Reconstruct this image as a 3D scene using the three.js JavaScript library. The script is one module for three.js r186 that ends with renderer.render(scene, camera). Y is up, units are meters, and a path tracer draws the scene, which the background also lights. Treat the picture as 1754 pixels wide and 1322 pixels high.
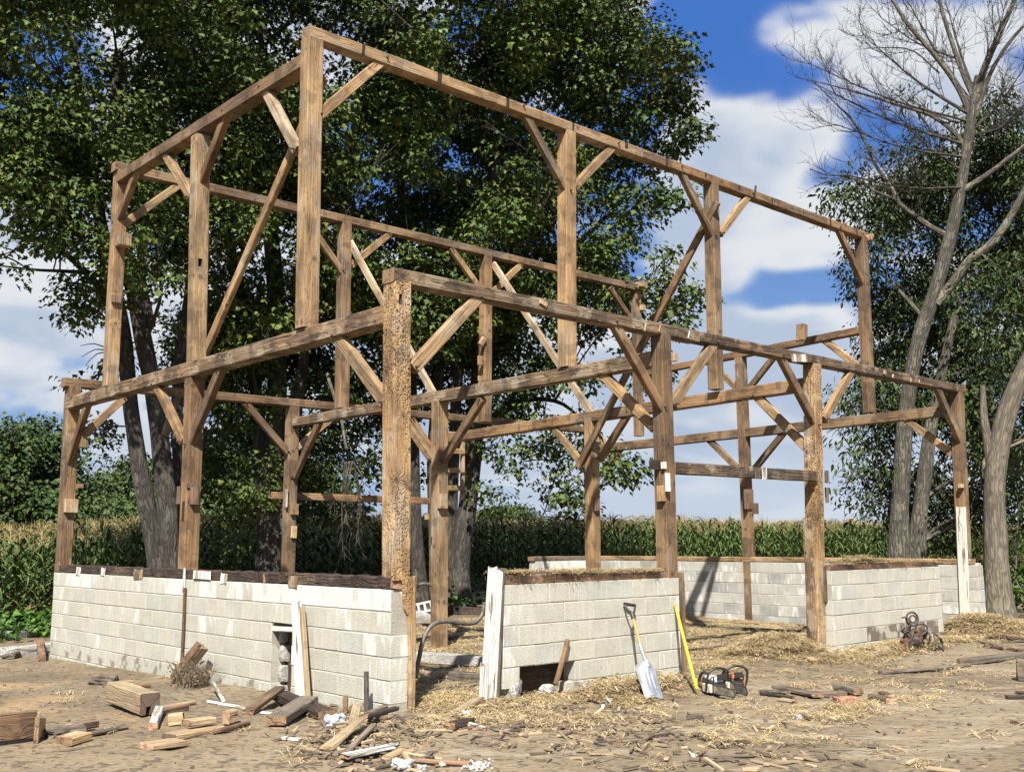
import * as THREE from 'three';
import { mergeGeometries } from 'three/addons/utils/BufferGeometryUtils.js';
import { RoundedBoxGeometry } from 'three/addons/geometries/RoundedBoxGeometry.js';
import { Brush, Evaluator, SUBTRACTION } from 'three-bvh-csg';

// ------------------------------------------------------------------ camera, sky, sun, exposure
const scene = new THREE.Scene();
const camera = new THREE.PerspectiveCamera(40.49, 1024 / 771, 0.1, 3000);
const PW = 1754, PH = 1322, FOC = 1792.37, EYE = new THREE.Vector3(-5.2906, 1.4265, 7.4137);
camera.position.copy(EYE);
camera.rotation.set(0.14727, -0.73421, -0.0058, 'YXZ');
camera.updateMatrixWorld();
const renderer = new THREE.WebGLRenderer({ antialias: true });
renderer.setSize(1024, 771);
renderer.toneMapping = THREE.LinearToneMapping;
renderer.toneMappingExposure = 2.25;
renderer.shadowMap.enabled = true;
const SUN = new THREE.Vector3(-1.05, 1.65, 1.0).normalize();
const sun = new THREE.DirectionalLight(new THREE.Color(1, 0.945, 0.86), 5);
sun.name = 'sun';
sun.position.copy(SUN).multiplyScalar(60).add(new THREE.Vector3(6, 0, -5));
sun.target.position.set(6, 0, -5);
sun.castShadow = true;
sun.shadow.mapSize.set(4096, 4096);
Object.assign(sun.shadow.camera, { left: -30, right: 30, top: 30, bottom: -30, near: 1, far: 160 });
scene.add(sun, sun.target);

// rays of the photograph's pixels, for setting members out on their own planes
const AX = new THREE.Vector3(), AY = new THREE.Vector3(), AZ = new THREE.Vector3();
camera.matrixWorld.extractBasis(AX, AY, AZ);
const ray = (u, v) => AZ.clone().multiplyScalar(-1).addScaledVector(AX, (u - PW / 2) / FOC).addScaledVector(AY, -(v - PH / 2) / FOC);
const onX = (u, v, x) => { const d = ray(u, v); return EYE.clone().addScaledVector(d, (x - EYE.x) / d.x); };
const onZ = (u, v, z) => { const d = ray(u, v); return EYE.clone().addScaledVector(d, (z - EYE.z) / d.z); };
const onY = (u, v, y) => { const d = ray(u, v); return EYE.clone().addScaledVector(d, (y - EYE.y) / d.y); };
const atDist = (u, v, r) => { const d = ray(u, v); return EYE.clone().addScaledVector(d, r / Math.hypot(d.x, d.z)); };
const V = (x, y, z) => new THREE.Vector3(x, y, z);

// ------------------------------------------------------------------ noise
function rng(seed) { let a = seed >>> 0; return () => { a = (a + 0x6d2b79f5) | 0; let t = Math.imul(a ^ (a >>> 15), 1 | a); t = (t + Math.imul(t ^ (t >>> 7), 61 | t)) ^ t; return ((t ^ (t >>> 14)) >>> 0) / 4294967296; }; }
const hash2 = (x, y, s) => { let h = Math.imul(x, 374761393) ^ Math.imul(y, 668265263) ^ Math.imul(s, 1442695041); h = Math.imul(h ^ (h >>> 13), 1274126177); return ((h ^ (h >>> 16)) >>> 0) / 4294967296; };
function vnoise(x, y, px, py, s) {          // periodic value noise, 0..1
  let ix = Math.floor(x), iy = Math.floor(y); const fx = x - ix, fy = y - iy;
  const a = fx * fx * (3 - 2 * fx), b = fy * fy * (3 - 2 * fy);
  ix = ((ix % px) + px) % px; iy = ((iy % py) + py) % py;
  const jx = (ix + 1) % px, jy = (iy + 1) % py;
  const p = hash2(ix, iy, s), q = hash2(jx, iy, s), r = hash2(ix, jy, s), t = hash2(jx, jy, s);
  return (p + (q - p) * a) * (1 - b) + (r + (t - r) * a) * b;
}
function fbm(u, v, fx, fy, oct, s) {        // u, v in 0..1, periodic
  let sum = 0, amp = 0.5, n = 0;
  for (let i = 0; i < oct; i++) { sum += amp * vnoise(u * fx, v * fy, fx, fy, s + i * 17); n += amp; amp *= 0.5; fx *= 2; fy *= 2; }
  return sum / n;
}
const h3 = (x, y, z, s) => hash2(x + Math.imul(z, 7919), y + Math.imul(z, 104729), s);
function noise3(x, y, z, s) {
  const ix = Math.floor(x), iy = Math.floor(y), iz = Math.floor(z), fx = x - ix, fy = y - iy, fz = z - iz;
  const a = fx * fx * (3 - 2 * fx), b = fy * fy * (3 - 2 * fy), c = fz * fz * (3 - 2 * fz), L = (p, q, t) => p + (q - p) * t;
  const f = (k) => L(L(h3(ix, iy, k, s), h3(ix + 1, iy, k, s), a), L(h3(ix, iy + 1, k, s), h3(ix + 1, iy + 1, k, s), a), b);
  return L(f(iz), f(iz + 1), c);
}
const fbm3 = (x, y, z, o, s) => { let r = 0, a = 0.5, n = 0; for (let i = 0; i < o; i++) { r += a * noise3(x, y, z, s + i * 31); n += a; a *= 0.5; x *= 2.03; y *= 2.03; z *= 2.03; } return r / n; };
const clamp = (x, a = 0, b = 1) => Math.min(b, Math.max(a, x)), lerp = (a, b, t) => a + (b - a) * t, sstep = (a, b, x) => { const t = clamp((x - a) / (b - a)); return t * t * (3 - 2 * t); };
const mix3 = (a, b, t) => [lerp(a[0], b[0], t), lerp(a[1], b[1], t), lerp(a[2], b[2], t)];
const toS = (x) => { x = clamp(x); return 255 * (x <= 0.0031308 ? 12.92 * x : 1.055 * Math.pow(x, 1 / 2.4) - 0.055); };

// ------------------------------------------------------------------ sky
{
  const W = 2048, H = 1024, data = new Float32Array(W * H * 4);
  // soft openings (-) and banks (+) in the cloud, each about a direction: pixel, half widths in degrees, strength
  const blobs = [
    [1225, 85, 4.2, 4.0, -0.62], [1180, 30, 2.5, 2.5, -0.4], [1300, 150, 3, 2.5, -0.35], [1535, 235, 3.0, 1.8, -0.55], [1470, 180, 3, 2.5, -0.25], [1400, 310, 2.0, 1.2, -0.3], [1300, 330, 2.0, 2.0, -0.18],
    [1420, 490, 2.6, 1.0, -0.5], [1325, 500, 1.6, 1.2, -0.4], [1290, 440, 1.6, 1.4, -0.25], [1680, 360, 3, 2, -0.4], [1470, 520, 1.6, 1.0, -0.25], [60, 470, 4, 0.9, -0.4], [40, 130, 3, 3, -0.25], [270, 430, 2, 1.5, -0.3], [1080, 470, 2, 2, -0.3],
    [1310, 60, 1.5, 1.5, 0.3], [1400, 45, 3.0, 1.6, 0.45], [1280, 200, 2.6, 3.0, 0.5], [1230, 290, 3, 3, 0.45], [1180, 330, 3, 3, 0.3], [1340, 260, 2, 2, 0.3], [1350, 400, 3, 2.0, 0.3], [1390, 555, 4, 1.3, 0.4], [1250, 560, 2.0, 1.3, 0.25], [1040, 60, 3, 4, 0.3], [60, 560, 4, 2.2, 0.35], [60, 380, 4, 2, 0.25], [1620, 60, 6, 3.5, 0.35], [1700, 200, 4, 3, 0.2], [1180, 180, 2, 4, 0.3],
  ].map(([u, v, a, b, s]) => { const d = ray(u, v).normalize(); return [Math.atan2(d.z, d.x), Math.asin(d.y), a * Math.PI / 180, b * Math.PI / 180, s]; });
  for (let r = 0; r < H; r++) {
    const el = ((r + 0.5) / H - 0.5) * Math.PI, y = Math.sin(el), ce = Math.cos(el);
    for (let c = 0; c < W; c++) {
      const az = ((c + 0.5) / W - 0.5) * 2 * Math.PI, x = Math.cos(az) * ce, z = Math.sin(az) * ce, o = (r * W + c) * 4;
      let rgb;
      if (y < -0.02) rgb = [0.16, 0.15, 0.11];
      else {
        const yy = Math.max(y, 0.0), k = 1 / (yy + 0.22);
        const w1 = fbm3(x * k * 1.6 + 9, z * k * 1.6, yy * 5, 2, 61) - 0.5, w2 = fbm3(x * k * 1.6, z * k * 1.6 + 9, yy * 5, 2, 67) - 0.5;
        let d = fbm3(x * k * 2.0 + 7 + w1 * 1.5, z * k * 2.0 + 3 + w2 * 1.5, 1.7 + yy * 4, 6, 5);
        let bias = 0;
        for (const [a, e, wa, we, s] of blobs) {
          if (Math.abs(el - e) > 3 * we) continue;
          let da = az - a; if (da > Math.PI) da -= 2 * Math.PI; if (da < -Math.PI) da += 2 * Math.PI;
          const q = (da * ce / wa) ** 2 + ((el - e) / we) ** 2;
          if (q < 9) bias += s * Math.exp(-q);
        }
        const hi = fbm3(x * k * 9 + w1 * 3, z * k * 9 + w2 * 3, yy * 22, 4, 77) - 0.5;
        const t = (d - 0.5) * 3.6 + 0.86 + bias * 1.25 + hi * 1.05;
        const cover = 0.88 * sstep(0.34, 0.74, t) + 0.12 * sstep(0.1, 0.9, t), thick = cover < 0.05 ? 0 : sstep(0.60, 1.50, t - hi * 0.5 + (fbm3(x * k * 3 + 3 + w2, z * k * 3 + w1, yy * 9, 4, 21) - 0.5) * 2.8);
        const blue = mix3([0.30, 0.50, 0.82], [0.068, 0.205, 0.63], sstep(0.02, 0.45, yy));
        const lit = mix3([0.86, 0.89, 0.92], [0.44, 0.55, 0.73], thick * 0.8);
        rgb = mix3(blue, lit, cover * 0.97);
        // low air: layered, pale grey blue
        const low = sstep(0.17, 0.02, yy), band = low > 0 ? fbm3(x * 2.2, yy * 26, z * 2.2, 4, 40) : 0;
        rgb = mix3(rgb, mix3([0.34, 0.48, 0.70], [0.64, 0.735, 0.86], sstep(0.34, 0.68, band)), low * 0.7);
      }
      const S = 0.41;
      data[o] = rgb[0] * S; data[o + 1] = rgb[1] * S; data[o + 2] = rgb[2] * S; data[o + 3] = 1;
    }
  }
  const t = new THREE.DataTexture(data, W, H, THREE.RGBAFormat, THREE.FloatType);
  t.mapping = THREE.EquirectangularReflectionMapping; t.magFilter = t.minFilter = THREE.LinearFilter; t.needsUpdate = true;
  scene.background = t; scene.environment = t;
}

// ------------------------------------------------------------------ textures and materials
function tex(w, h, mu, mv, f, srgb = true) {     // f(u, v, x, y) -> linear rgb, or a height 0..1 when srgb is false
  const d = new Uint8Array(w * h * 4);
  for (let y = 0, o = 0; y < h; y++) for (let x = 0; x < w; x++, o += 4) {
    const c = f((x + 0.5) / w, (y + 0.5) / h, x, y);
    if (srgb) { d[o] = toS(c[0]); d[o + 1] = toS(c[1]); d[o + 2] = toS(c[2]); } else d[o] = d[o + 1] = d[o + 2] = clamp(c) * 255;
    d[o + 3] = 255;
  }
  const t = new THREE.DataTexture(d, w, h);
  t.wrapS = t.wrapT = THREE.RepeatWrapping; t.magFilter = THREE.LinearFilter; t.minFilter = THREE.LinearMipmapLinearFilter; t.generateMipmaps = true;
  if (srgb) t.colorSpace = THREE.SRGBColorSpace;
  t.repeat.set(1 / mu, 1 / mv); t.needsUpdate = true;
  return t;
}
const MAT = {};
// timber: grain runs along u (4 m), v covers 0.5 m
function wood(name, o) {
  const W = 1024, H = 160, s = o.seed, r = rng(s), knots = [], hgt = new Float32Array(W * H);
  for (let i = 0; i < (o.knots ?? 7); i++) knots.push([r(), r(), 0.004 + 0.006 * r(), 0.03 + 0.03 * r()]);
  const col = tex(W, H, 4, 0.5, (u, v, x, y) => {
    let kn = 0, wob = 0;
    for (const [ku, kv, a, b] of knots) {
      let du = u - ku, dv = v - kv; du -= Math.round(du); dv -= Math.round(dv);
      const q = (du / a) ** 2 + (dv / b) ** 2; if (q < 30) { kn += Math.exp(-q); wob += Math.exp(-q / 5) * dv * 2.2; }
    }
    const vv = v + wob + (fbm(u, v, 5, 2, 2, s + 3) - 0.5) * 0.07;
    const g1 = fbm(u, vv, 8, 34, 4, s), g2 = fbm(u, vv, 30, 100, 3, s + 50), tone = fbm(u, v, 8, 3, 4, s + 7), crack = Math.pow(1 - Math.abs(fbm(u, vv, 5, 24, 2, s + 90) * 2 - 1), 26);
    let c = mix3(o.lo, o.hi, clamp((g1 - 0.5) * 1.0 + (tone - 0.5) * 1.7 + 0.5));
    c = mix3(c, o.dark, clamp((g2 - 0.56) * 3) * 0.45);
    const saw = o.saw ? (0.5 + 0.5 * Math.sin((u * 4 + (fbm(u, v, 4, 2, 2, s + 12) - 0.5) * 0.06) * 2 * Math.PI * 48)) * 0.12 : 0;
    c = mix3(c, o.dark, saw * fbm(u, v, 20, 2, 2, s + 61));
    c = mix3(c, o.dark, clamp(kn * 1.3) * 0.85);
    const stain = sstep(0.57, 0.72, fbm(u, v, 12, 4, 5, s + 33)) * (o.stain ?? 0.35); c = mix3(c, o.dark, stain); const blot = sstep(0.56, 0.70, fbm(u, v, 26, 2, 4, s + 44)) * (o.stain ?? 0.35); c = mix3(c, o.dark, blot * 0.9); const sp = sstep(0.80, 0.86, vnoise(u * 130, v * 22, 130, 22, s + 45)); c = mix3(c, o.dark, sp * 0.3); const bleach = sstep(0.55, 0.72, fbm(u, v, 7, 3, 4, s + 46)); c = mix3(c, [(c[0] + c[1]) * 0.62, (c[0] + c[1]) * 0.52, (c[0] + c[1]) * 0.40], bleach * 0.55);
    let h = g1 * 0.5 + g2 * 0.4 + 0.1 - crack * 0.7;
    const ckm = sstep(0.45, 0.62, fbm(u, v, 14, 3, 3, s + 95)); h += crack * 0.7 * (1 - ckm); c = mix3(c, [0.018, 0.012, 0.008], clamp(crack * ckm * (o.crack ?? 0.65)));
    if (o.worm) {                                     // beetle galleries: short, winding, dark
      const wn = Math.abs(fbm(u, v, 110, 20, 2, s + 201) * 2 - 1), patch = 0.12 + 0.88 * sstep(0.36, 0.60, fbm(u, v, 6, 2, 3, s + 210));
      const w = (1 - sstep(0.04, 0.14, wn)) * patch * sstep(0.48, 0.62, fbm(u, v, 260, 40, 2, s + 230)); c = mix3(c, o.dark, clamp(w * 1.1)); h -= w * 0.8;
      const hole = sstep(0.76, 0.82, vnoise(u * 600, v * 80, 600, 80, s + 240)) * patch; c = mix3(c, [0.03, 0.016, 0.008], hole * 0.8); h -= hole * 0.6;
    }
    if (o.paint) {                                    // flaking limewash or paint
      const p = sstep(o.paint[0], o.paint[0] + 0.07, fbm(u, v, o.paint[2] ?? 9, o.paint[3] ?? 5, 5, s + 300) + (g2 - 0.5) * 0.28); c = mix3(c, o.paint[1], p * (o.paint[4] ?? 0.92)); h += p * 0.3;
    }
    hgt[y * W + x] = h;
    return c;
  });
  const bump = tex(W, H, 4, 0.5, (u, v, x, y) => hgt[y * W + x], false);
  MAT[name] = new THREE.MeshStandardMaterial({ map: col, bumpMap: bump, bumpScale: o.bump ?? 0.012, roughness: 0.86 });
  MAT[name].name = name;
}
wood('tan', { seed: 11, lo: [0.163, 0.100, 0.048], hi: [0.364, 0.242, 0.123], dark: [0.062, 0.036, 0.019], saw: 1, stain: 0.45 });
wood('brown', { seed: 23, lo: [0.103, 0.059, 0.028], hi: [0.258, 0.161, 0.081], dark: [0.040, 0.023, 0.013], saw: 1, stain: 0.55 });
wood('weathered', { seed: 37, lo: [0.057, 0.036, 0.022], hi: [0.178, 0.119, 0.069], dark: [0.020, 0.013, 0.009], stain: 0.7, bump: 0.02, paint: [0.64, [0.30, 0.25, 0.18], 24, 4, 0.5] });
wood('limed', { seed: 41, lo: [0.086, 0.054, 0.030], hi: [0.236, 0.157, 0.089], dark: [0.026, 0.017, 0.011], stain: 0.6, bump: 0.018, paint: [0.565, [0.33, 0.275, 0.195], 22, 4, 0.5] });
wood('worm', { seed: 53, lo: [0.233, 0.138, 0.058], hi: [0.441, 0.290, 0.140], dark: [0.062, 0.035, 0.017], worm: 1, bump: 0.018, stain: 0.45 });
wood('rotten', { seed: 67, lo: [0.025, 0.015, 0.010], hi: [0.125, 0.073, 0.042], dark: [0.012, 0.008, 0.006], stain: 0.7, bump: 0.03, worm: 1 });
wood('white', { seed: 71, lo: [0.16, 0.125, 0.09], hi: [0.27, 0.23, 0.18], dark: [0.06, 0.045, 0.034], paint: [0.36, [0.56, 0.55, 0.52], 7, 9, 0.95], knots: 4, stain: 0.3 });
wood('painted', { seed: 73, lo: [0.16, 0.125, 0.09], hi: [0.27, 0.23, 0.18], dark: [0.07, 0.052, 0.04], paint: [0.27, [0.56, 0.55, 0.52], 8, 10, 0.95], knots: 4, stain: 0.3 });
wood('pale', { seed: 79, lo: [0.252, 0.180, 0.103], hi: [0.466, 0.354, 0.224], dark: [0.085, 0.055, 0.032], saw: 1, stain: 0.4 });
wood('fresh', { seed: 83, lo: [0.243, 0.170, 0.090], hi: [0.387, 0.299, 0.184], dark: [0.13, 0.075, 0.036], knots: 4, stain: 0.3, crack: 0.3 });
wood('grey', { seed: 97, lo: [0.075, 0.057, 0.042], hi: [0.19, 0.155, 0.115], dark: [0.026, 0.019, 0.014], stain: 0.5 });
wood('red', { seed: 103, lo: [0.11, 0.058, 0.034], hi: [0.225, 0.135, 0.083], dark: [0.04, 0.022, 0.014], stain: 0.5 });
{
  const ring = (s, a, b, dk) => new THREE.MeshStandardMaterial({ roughness: 0.9, map: tex(256, 256, 0.3, 0.3, (u, v) => {
    const x = u - 0.42, y = v - 0.55, q = Math.hypot(x, y), an = Math.atan2(y, x), n = fbm(u, v, 5, 5, 4, s);
    let c = mix3(a, b, 0.5 + 0.5 * Math.sin(q * 120 + n * 8)); c = mix3(c, dk, sstep(0.62, 0.8, n) * 0.6);
    const ck = Math.pow(Math.abs(Math.cos(an * 2.5 + n * 2)), 80); return mix3(c, dk, ck * 0.8);
  }) });
  MAT.end = ring(5, [0.14, 0.085, 0.046], [0.25, 0.165, 0.095], [0.035, 0.02, 0.012]); MAT.endFresh = ring(6, [0.30, 0.20, 0.115], [0.42, 0.30, 0.19], [0.12, 0.065, 0.035]);
  MAT.endPink = ring(8, [0.31, 0.185, 0.11], [0.40, 0.26, 0.165], [0.16, 0.08, 0.045]); MAT.endDark = ring(9, [0.055, 0.038, 0.027], [0.12, 0.085, 0.06], [0.013, 0.009, 0.007]);
}
// concrete block: 512 px cover 0.8 m
function concrete(name, o) {
  const s = o.seed, W = 512, hgt = new Float32Array(W * W);
  const map = tex(W, W, 0.8, 0.8, (u, v, x, y) => {
    const big = fbm(u, v, 3, 3, 4, s), run = fbm(u, v, 26, 3, 4, s + 5), gr = hash2(x, y, s), fine = fbm(u, v, 90, 90, 2, s + 9), pit = sstep(0.74, 0.82, vnoise(u * 150, v * 150, 150, 150, s + 4));
    let c = mix3(o.lo, o.hi, clamp((big - 0.5) * 1.2 + (run - 0.5) * 0.7 + (fine - 0.5) * 0.5 + 0.5 + (gr - 0.5) * 0.16));
    c = mix3(c, [0.12, 0.115, 0.10], pit * 0.4);
    let h = fine * 0.6 + gr * 0.2 - pit * 0.5 + 0.2;
    if (o.lime) { const p = sstep(0.5 - o.lime * 0.3, 0.62 - o.lime * 0.3, fbm(u, v, 14, 3, 5, s + 60) * 0.7 + big * 0.3); c = mix3(c, [0.54, 0.54, 0.525], p * 0.72); h += p * 0.2; }
    if (o.dirt) { const dl = o.dlo ?? 0.36, p = sstep(dl, dl + 0.2, fbm(u, v, 8, 8, 5, s + 80)); c = mix3(c, o.dirt, p * 0.8); }
    hgt[y * W + x] = h; return c;
  });
  const bump = tex(W, W, 0.8, 0.8, (u, v, x, y) => hgt[y * W + x], false);
  return (MAT[name] = new THREE.MeshStandardMaterial({ map, bumpMap: bump, bumpScale: 0.0028, roughness: 0.93 }));
}
concrete('block_a', { seed: 301, lo: [0.326, 0.319, 0.267], hi: [0.425, 0.416, 0.357] });
concrete('block_b', { seed: 317, lo: [0.341, 0.330, 0.275], hi: [0.434, 0.422, 0.357] });
concrete('block_c', { seed: 331, lo: [0.314, 0.314, 0.275], hi: [0.410, 0.411, 0.369] });
concrete('block_lime', { seed: 343, lo: [0.364, 0.365, 0.325], hi: [0.463, 0.468, 0.432], lime: 0.6 });
concrete('block_streak', { seed: 347, lo: [0.341, 0.334, 0.283], hi: [0.440, 0.431, 0.373], lime: -0.22 });
concrete('block_dusty', { seed: 353, lo: [0.285, 0.277, 0.252], hi: [0.395, 0.385, 0.352], lime: -0.2 });
concrete('block_soil', { seed: 363, lo: [0.307, 0.303, 0.257], hi: [0.419, 0.412, 0.357], dirt: [0.15, 0.115, 0.072], dlo: 0.54 });
concrete('block_grey', { seed: 359, lo: [0.205, 0.205, 0.195], hi: [0.325, 0.323, 0.306], lime: -0.2 });
concrete('block_dirty', { seed: 367, lo: [0.29, 0.272, 0.22], hi: [0.39, 0.365, 0.30], dirt: [0.070, 0.050, 0.033] });
concrete('mortar', { seed: 373, lo: [0.25, 0.235, 0.195], hi: [0.36, 0.34, 0.29] });
MAT.mortar.bumpScale = 0.004;
concrete('broken', { seed: 379, lo: [0.28, 0.272, 0.25], hi: [0.45, 0.44, 0.415] }); MAT.broken.bumpScale = 0.02;
// bark: u runs round (1 m), v along (2 m)
function bark(name, s, lo, hi, lichen) {
  const W = 512, H = 1024, hg = new Float32Array(W * H);
  const map = tex(W, H, 1, 2, (u, v, x, y) => {
    const uu = u + (fbm(u, v, 4, 6, 3, s) - 0.5) * 0.12, r1 = 1 - Math.abs(fbm(uu, v, 26, 9, 3, s + 5) * 2 - 1), r2 = fbm(uu, v, 60, 40, 3, s + 9), big = fbm(u, v, 3, 3, 4, s + 2);
    const h = sstep(0.55, 0.95, r1); hg[y * W + x] = 1 - h * 0.8 + r2 * 0.3 - 0.2;
    let c = mix3(lo, hi, clamp(big * 0.8 + r2 * 0.6 - 0.2)); c = mix3(c, mix3(lo, [0, 0, 0], 0.55), h * 0.75);
    return mix3(c, lichen, sstep(0.58, 0.7, fbm(u, v, 7, 9, 4, s + 20)) * 0.5);
  });
  MAT[name] = new THREE.MeshStandardMaterial({ map, bumpMap: tex(W, H, 1, 2, (u, v, x, y) => hg[y * W + x], false), bumpScale: 0.03, roughness: 0.95 });
}
bark('bark_dark', 401, [0.040, 0.034, 0.028], [0.10, 0.087, 0.073], [0.115, 0.11, 0.088]);
bark('bark_pale', 419, [0.076, 0.068, 0.052], [0.172, 0.157, 0.122], [0.19, 0.176, 0.13]);
bark('bark_tan', 431, [0.105, 0.090, 0.066], [0.20, 0.172, 0.130], [0.215, 0.19, 0.142]); MAT.bark_tan.bumpScale = 0.008;
const flat = (name, c, rough = 0.8, metal = 0, extra = {}) => (MAT[name] = new THREE.MeshStandardMaterial({ color: new THREE.Color().setRGB(...c), roughness: rough, metalness: metal, ...extra }));
{
  const worn = (s, a, b, f = 9) => tex(256, 256, 0.3, 0.3, (u, v, x, y) => mix3(a, b, clamp((fbm(u, v, f, f, 5, s) - 0.5) * 2.2 + 0.5 + (hash2(x, y, s) - 0.5) * 0.15)));
  flat('rust', [1, 1, 1], 0.85, 0.2, { map: worn(501, [0.035, 0.020, 0.014], [0.17, 0.085, 0.045]) });
  flat('iron', [1, 1, 1], 0.7, 0.4, { map: worn(503, [0.035, 0.030, 0.026], [0.12, 0.10, 0.085]) });
  flat('alu', [1, 1, 1], 0.42, 0.75, { map: worn(505, [0.36, 0.375, 0.40], [0.58, 0.60, 0.63], 5) });
  flat('yellow', [1, 1, 1], 0.5, 0, { map: worn(507, [0.45, 0.35, 0.02], [0.62, 0.52, 0.05], 14) });
  flat('black_plastic', [1, 1, 1], 0.45, 0, { map: worn(509, [0.012, 0.011, 0.011], [0.035, 0.032, 0.03]) });
  flat('orange_plastic', [1, 1, 1], 0.5, 0, { map: worn(511, [0.22, 0.065, 0.022], [0.40, 0.15, 0.06]) });
  flat('cream_plastic', [1, 1, 1], 0.5, 0, { map: worn(513, [0.36, 0.33, 0.25], [0.52, 0.49, 0.40]) });
  flat('white_plastic', [1, 1, 1], 0.5, 0, { map: worn(515, [0.48, 0.48, 0.48], [0.62, 0.62, 0.61]) });
  flat('bar_steel', [1, 1, 1], 0.4, 0.8, { map: worn(517, [0.22, 0.21, 0.19], [0.50, 0.48, 0.44]) });
  flat('handle_wood', [1, 1, 1], 0.5, 0, { map: worn(519, [0.33, 0.165, 0.045], [0.45, 0.26, 0.09]) });
  flat('tube_grey', [1, 1, 1], 0.6, 0.3, { map: worn(521, [0.075, 0.066, 0.055], [0.18, 0.16, 0.135]) });
  flat('brick', [1, 1, 1], 0.9, 0, { map: worn(523, [0.20, 0.09, 0.055], [0.36, 0.19, 0.125], 12) });
  flat('film', [0.34, 0.36, 0.42], 0.3);
  flat('foam', [0.36, 0.36, 0.34], 0.8);
  flat('stem', [0.15, 0.12, 0.078], 0.9);
}
MAT.clear = new THREE.MeshPhysicalMaterial({ color: 0xf4f8f6, roughness: 0.12, transmission: 1, thickness: 0, ior: 1.45 });
const leafMat = (name, rough = 0.5) => (MAT[name] = new THREE.MeshPhysicalMaterial({ color: 0xffffff, vertexColors: true, roughness: rough, specularIntensity: 0.4, side: THREE.DoubleSide, }));
leafMat('leaf', 0.55); leafMat('corn_leaf', 0.5);
MAT.straw = new THREE.MeshStandardMaterial({ vertexColors: true, roughness: 0.75, side: THREE.DoubleSide });

// ------------------------------------------------------------------ things and parts
const taken = new Map();
function numbered(name) { const n = taken.get(name) ?? 0; taken.set(name, n + 1); return n ? name + '_' + String(n).padStart(3, '0') : name; }
function tag(o, label, category, group, kind) { if (label) o.userData.label = label; if (category) o.userData.category = category; if (group) o.userData.group = group; if (kind) o.userData.kind = kind; return o; }
function thing(name, label, category, at = V(0, 0, 0), group) { const g = new THREE.Group(); g.name = numbered(name); g.position.copy(at); scene.add(g); return tag(g, label, category, group); }
function mesh(name, geo, mat, parent = scene) {
  const m = new THREE.Mesh(geo, mat); m.name = parent === scene ? numbered(name) : name; m.castShadow = m.receiveShadow = true;
  if (parent !== scene && parent.position) geo.boundingBox = null;
  parent.add(m); return m;
}
// triangle soup with uv
class Soup {
  constructor() { this.p = []; this.t = []; this.c = null; }
  tri(a, b, c, ua, ub, uc) { for (const q of [a, b, c]) this.p.push(q.x, q.y, q.z); this.t.push(...ua, ...ub, ...uc); }
  quad(a, b, c, d, ua, ub, uc, ud) { this.tri(a, b, c, ua, ub, uc); this.tri(a, c, d, ua, uc, ud); }
  geo() { const g = new THREE.BufferGeometry(); g.setAttribute('position', new THREE.Float32BufferAttribute(this.p, 3)); g.setAttribute('uv', new THREE.Float32BufferAttribute(this.t, 2)); g.computeVertexNormals(); return g; }
}
let beamSeed = 1;
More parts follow.
